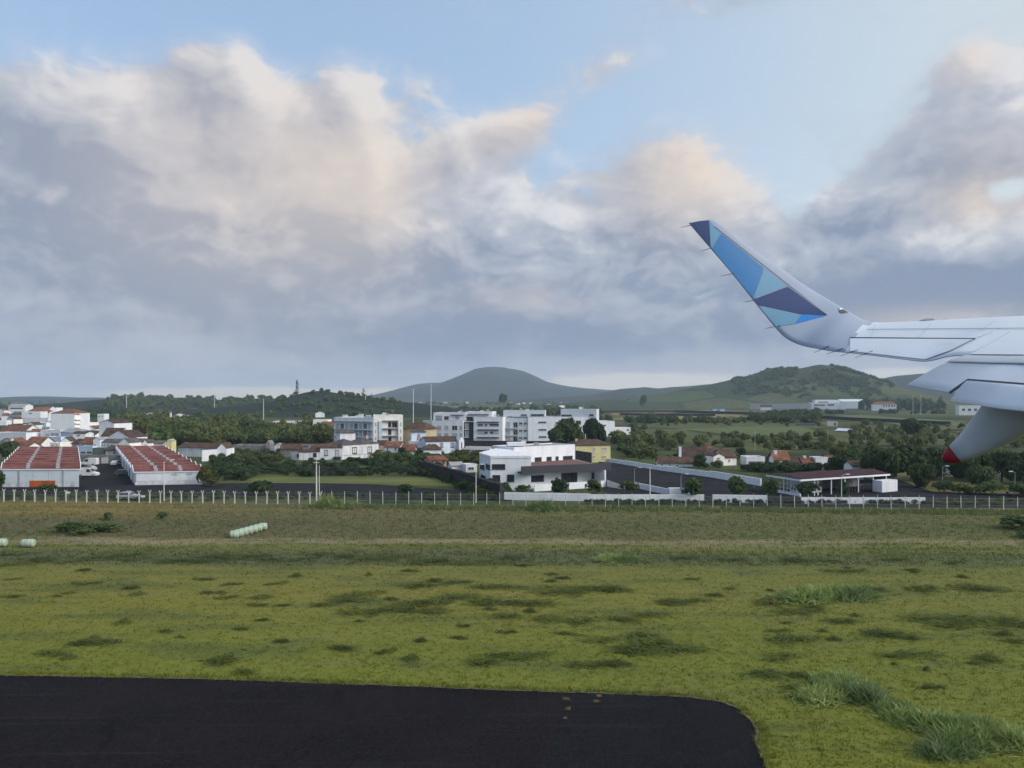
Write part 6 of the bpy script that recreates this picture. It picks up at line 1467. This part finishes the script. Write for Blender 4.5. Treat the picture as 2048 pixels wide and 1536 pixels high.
seam('hinge_gap', dense(*zw((415, 400), (1455, 410))), .010)
seam('panel_seam', dense(*zw((560, 331), (1900, 322))), .005, 'gpaint'); seam('panel_seam', dense(*zw((1455, 408), (1610, 350))), .004, 'gpaint'); seam('panel_seam', dense(*zw((1400, 545), (1750, 350))), .005, 'gpaint')
seam('panel_seam', dense(*z5((455, 172), (1610, 1082))), .005, 'gapm')
# navigation light in the winglet root
facet('light_cover', z5((1725, 1010), (1745, 1003), (1825, 1050), (1760, 1062), (1735, 1052)), 'gapm', .008); facet('light_lens', z5((1732, 1012), (1747, 1005), (1775, 1020), (1735, 1030)), 'white', .014, cuts=1)
mb = MB(); mb.tube([W(*p) for p in ((1838, 642, 14.25), (1852, 639.8, 14.1), (1868, 639.0, 14.0), (1873, 641, 13.95))], [.01, .03, .025, .01], 6); mb.build('slat_fairing', M['fpaint'], wing)
for a, b in (((1382, 451), (1362, 454.7)), ((1422, 497), (1401, 502.3)), ((1468, 547), (1442, 552.5)), ((1505, 601), (1486, 604.5)), ((1560, 652), (1530, 657.3)), ((1659, 693.5), (1629, 705)), ((1687, 698.5), (1653, 708.5)), ((1716, 701.5), (1681, 712)), ((1746, 703.8), (1711, 715.3))):
    p = on_wing(*a, .02); D = p.y + .12; mb = MB(); mb.tube([p, W(*b, D)], [.008, .004], 5); mb.build('static_wick', M['gapm'], wing)
def flap(name, A, B, m='wpaint', th=.04, nose=.35):
    """flap element between a leading edge and a trailing edge, both lists of (column, row, depth)"""
    a = [W(*p) for p in A]; b = [W(*p) for p in B]; n = 8; mb = MB(); id2 = {}
    for i, (p, q) in enumerate(zip(a, b)):
        d = q - p; j = min(i + 1, len(a) - 1); s = (a[j] - a[j - 1]) if j else a[1] - a[0]
        nn = s.cross(d).normalized(); nn = nn if nn.z > 0 else -nn
        for k in range(n + 1):
            t = (k / n) ** 1.5; h = th * (2.2 * math.sqrt(t) * (1 - t) + .04) if t > 0 else 0
            c = p + d * t; id2[i, k, 0] = len(mb.v); mb.v.append(tuple(c + nn * h)); id2[i, k, 1] = len(mb.v); mb.v.append(tuple(c - nn * h * .8))
    for i in range(len(a) - 1):
        for k in range(n):
            mb.f.append((id2[i, k, 0], id2[i + 1, k, 0], id2[i + 1, k + 1, 0], id2[i, k + 1, 0])); mb.mi.append(0); mb.f.append((id2[i, k, 1], id2[i, k + 1, 1], id2[i + 1, k + 1, 1], id2[i + 1, k, 1])); mb.mi.append(0)
        mb.f.append((id2[i, n, 0], id2[i + 1, n, 0], id2[i + 1, n, 1], id2[i, n, 1])); mb.mi.append(0)
    for i in (0, len(a) - 1): mb.f.append(tuple(id2[i, k, 0] for k in range(n + 1)) + tuple(id2[i, k, 1] for k in reversed(range(n + 1)))); mb.mi.append(0)
    return mb.build(name, M[m], wing, True)
fl = flap('flap', [(1916, 717.5, 11.4), (2052, 719.5, 10.3), (2310, 723, 8.8), (2920, 735, 6.5)], [(1813, 770, 11.3), (1938, 791, 10.2), (2180, 812, 8.7), (2750, 850, 6.4)])
flap('flap_shroud', [(1938, 710.5, 11.22), (2050, 712, 10.32), (2302, 715.5, 8.82), (2900, 724, 6.52)], [(1893, 723.5, 11.36), (2016, 726.5, 10.36), (2250, 731, 8.86), (2830, 742, 6.56)], 'fpaint', .02)
flap('flap_tab', [(1936, 761, 10.15), (2048, 770, 9.3), (2300, 786, 7.9), (2900, 815, 6.0)], [(1900, 802, 10.1), (2005, 818, 9.25), (2235, 842, 7.85), (2800, 885, 5.95)], 'wpaint', .028)
mb = MB(); mb.tube([W(1936, 760.3, 10.2), W(2050, 769.5, 9.33), W(2300, 785, 7.95)], .022, 5); mb.build('flap_gap', M['gapm'], wing)
mb = MB(); mb.tube([W(1936, 760.3, 10.2), W(1899, 786, 10.3)], .02, 5); mb.build('flap_gap', M['gapm'], wing)
# flap track fairing with red tip
ax = [W(*p) for p in ((1886, 918, 10.9), (1891, 916.5, 10.88), (1900, 913, 10.86), (1912, 907, 10.8), (1935, 893, 10.7), (1962, 874, 10.6), (1995, 849, 10.45), (2030, 818, 10.3), (2075, 782, 10.15), (2150, 745, 10.0))]
rd = [.02, .065, .095, .12, .16, .21, .27, .32, .34, .30]
def loft(P, R, name, m, n=20):
    mb = MB(); i0 = 0
    for k, (p, r) in enumerate(zip(P, R)):
        d = (P[min(k + 1, len(P) - 1)] - P[max(k - 1, 0)]).normalized(); a = d.cross(Vector((0, 0, 1))).normalized(); b = a.cross(d)
        for q in range(n):
            th = 2 * math.pi * q / n; c, s = math.cos(th), math.sin(th)
            c = math.copysign(abs(c) ** .75, c); s = math.copysign(abs(s) ** .75, s)
            mb.v.append(tuple(p + a * c * r * .62 + b * s * r * 1.12))
    for k in range(len(P) - 1):
        for q in range(n): mb.f.append((k * n + q, k * n + (q + 1) % n, (k + 1) * n + (q + 1) % n, (k + 1) * n + q)); mb.mi.append(0)
    mb.f.append(tuple(reversed(range(n)))); mb.mi.append(0); mb.f.append(tuple((len(P) - 1) * n + q for q in range(n))); mb.mi.append(0)
    return mb.build(name, M[m], wing, True)
fair = loft(ax[3:], rd[3:], 'flap_track_fairing', 'fpaint')
ax2 = ax[:4]; ax2[3] = ax[3].lerp(ax[2], .03); loft(ax2, rd[:3] + [rd[3] * 1.0], 'fairing_tip', 'rpaint')
mb = MB(); mb.tube([W(1917, 716.8, 11.45), W(2052, 718.6, 10.35), W(2310, 722, 8.85)], .02, 5); mb.build('shroud_gap', M['gapm'], wing)
# skin joints on the upper surface
for a, b in (((1750, 650), (1735, 708)), ((1862, 648), (1838, 677)), ((1990, 642), (1960, 663))): seam('panel_seam', dense(a, b, 10), .0022, 'gpaint')

# ------------------------------------------------------------------ air: thin even haze over the whole place
hz = bpy.data.materials.new('haze'); hz.use_nodes = True
t = NT(hz.node_tree); t.n.clear()
pv = t.new('ShaderNodeVolumePrincipled'); pv.inputs['Color'].default_value = (.66, .80, 1.0, 1); pv.inputs['Density'].default_value = HAZE; pv.inputs['Anisotropy'].default_value = .0
o = t.new('ShaderNodeOutputMaterial'); t.l.new(pv.outputs[0], o.inputs['Volume'])
mb = MB(); mb.prism([(-8200, -3200), (8200, -3200), (8200, 7900), (-8200, 7900)], -1.5, 275.0)
h = mb.build('haze', hz); kind(h, 'stuff'); h['label'] = 'thin bluish haze in the air over the plain'; h['category'] = 'haze'
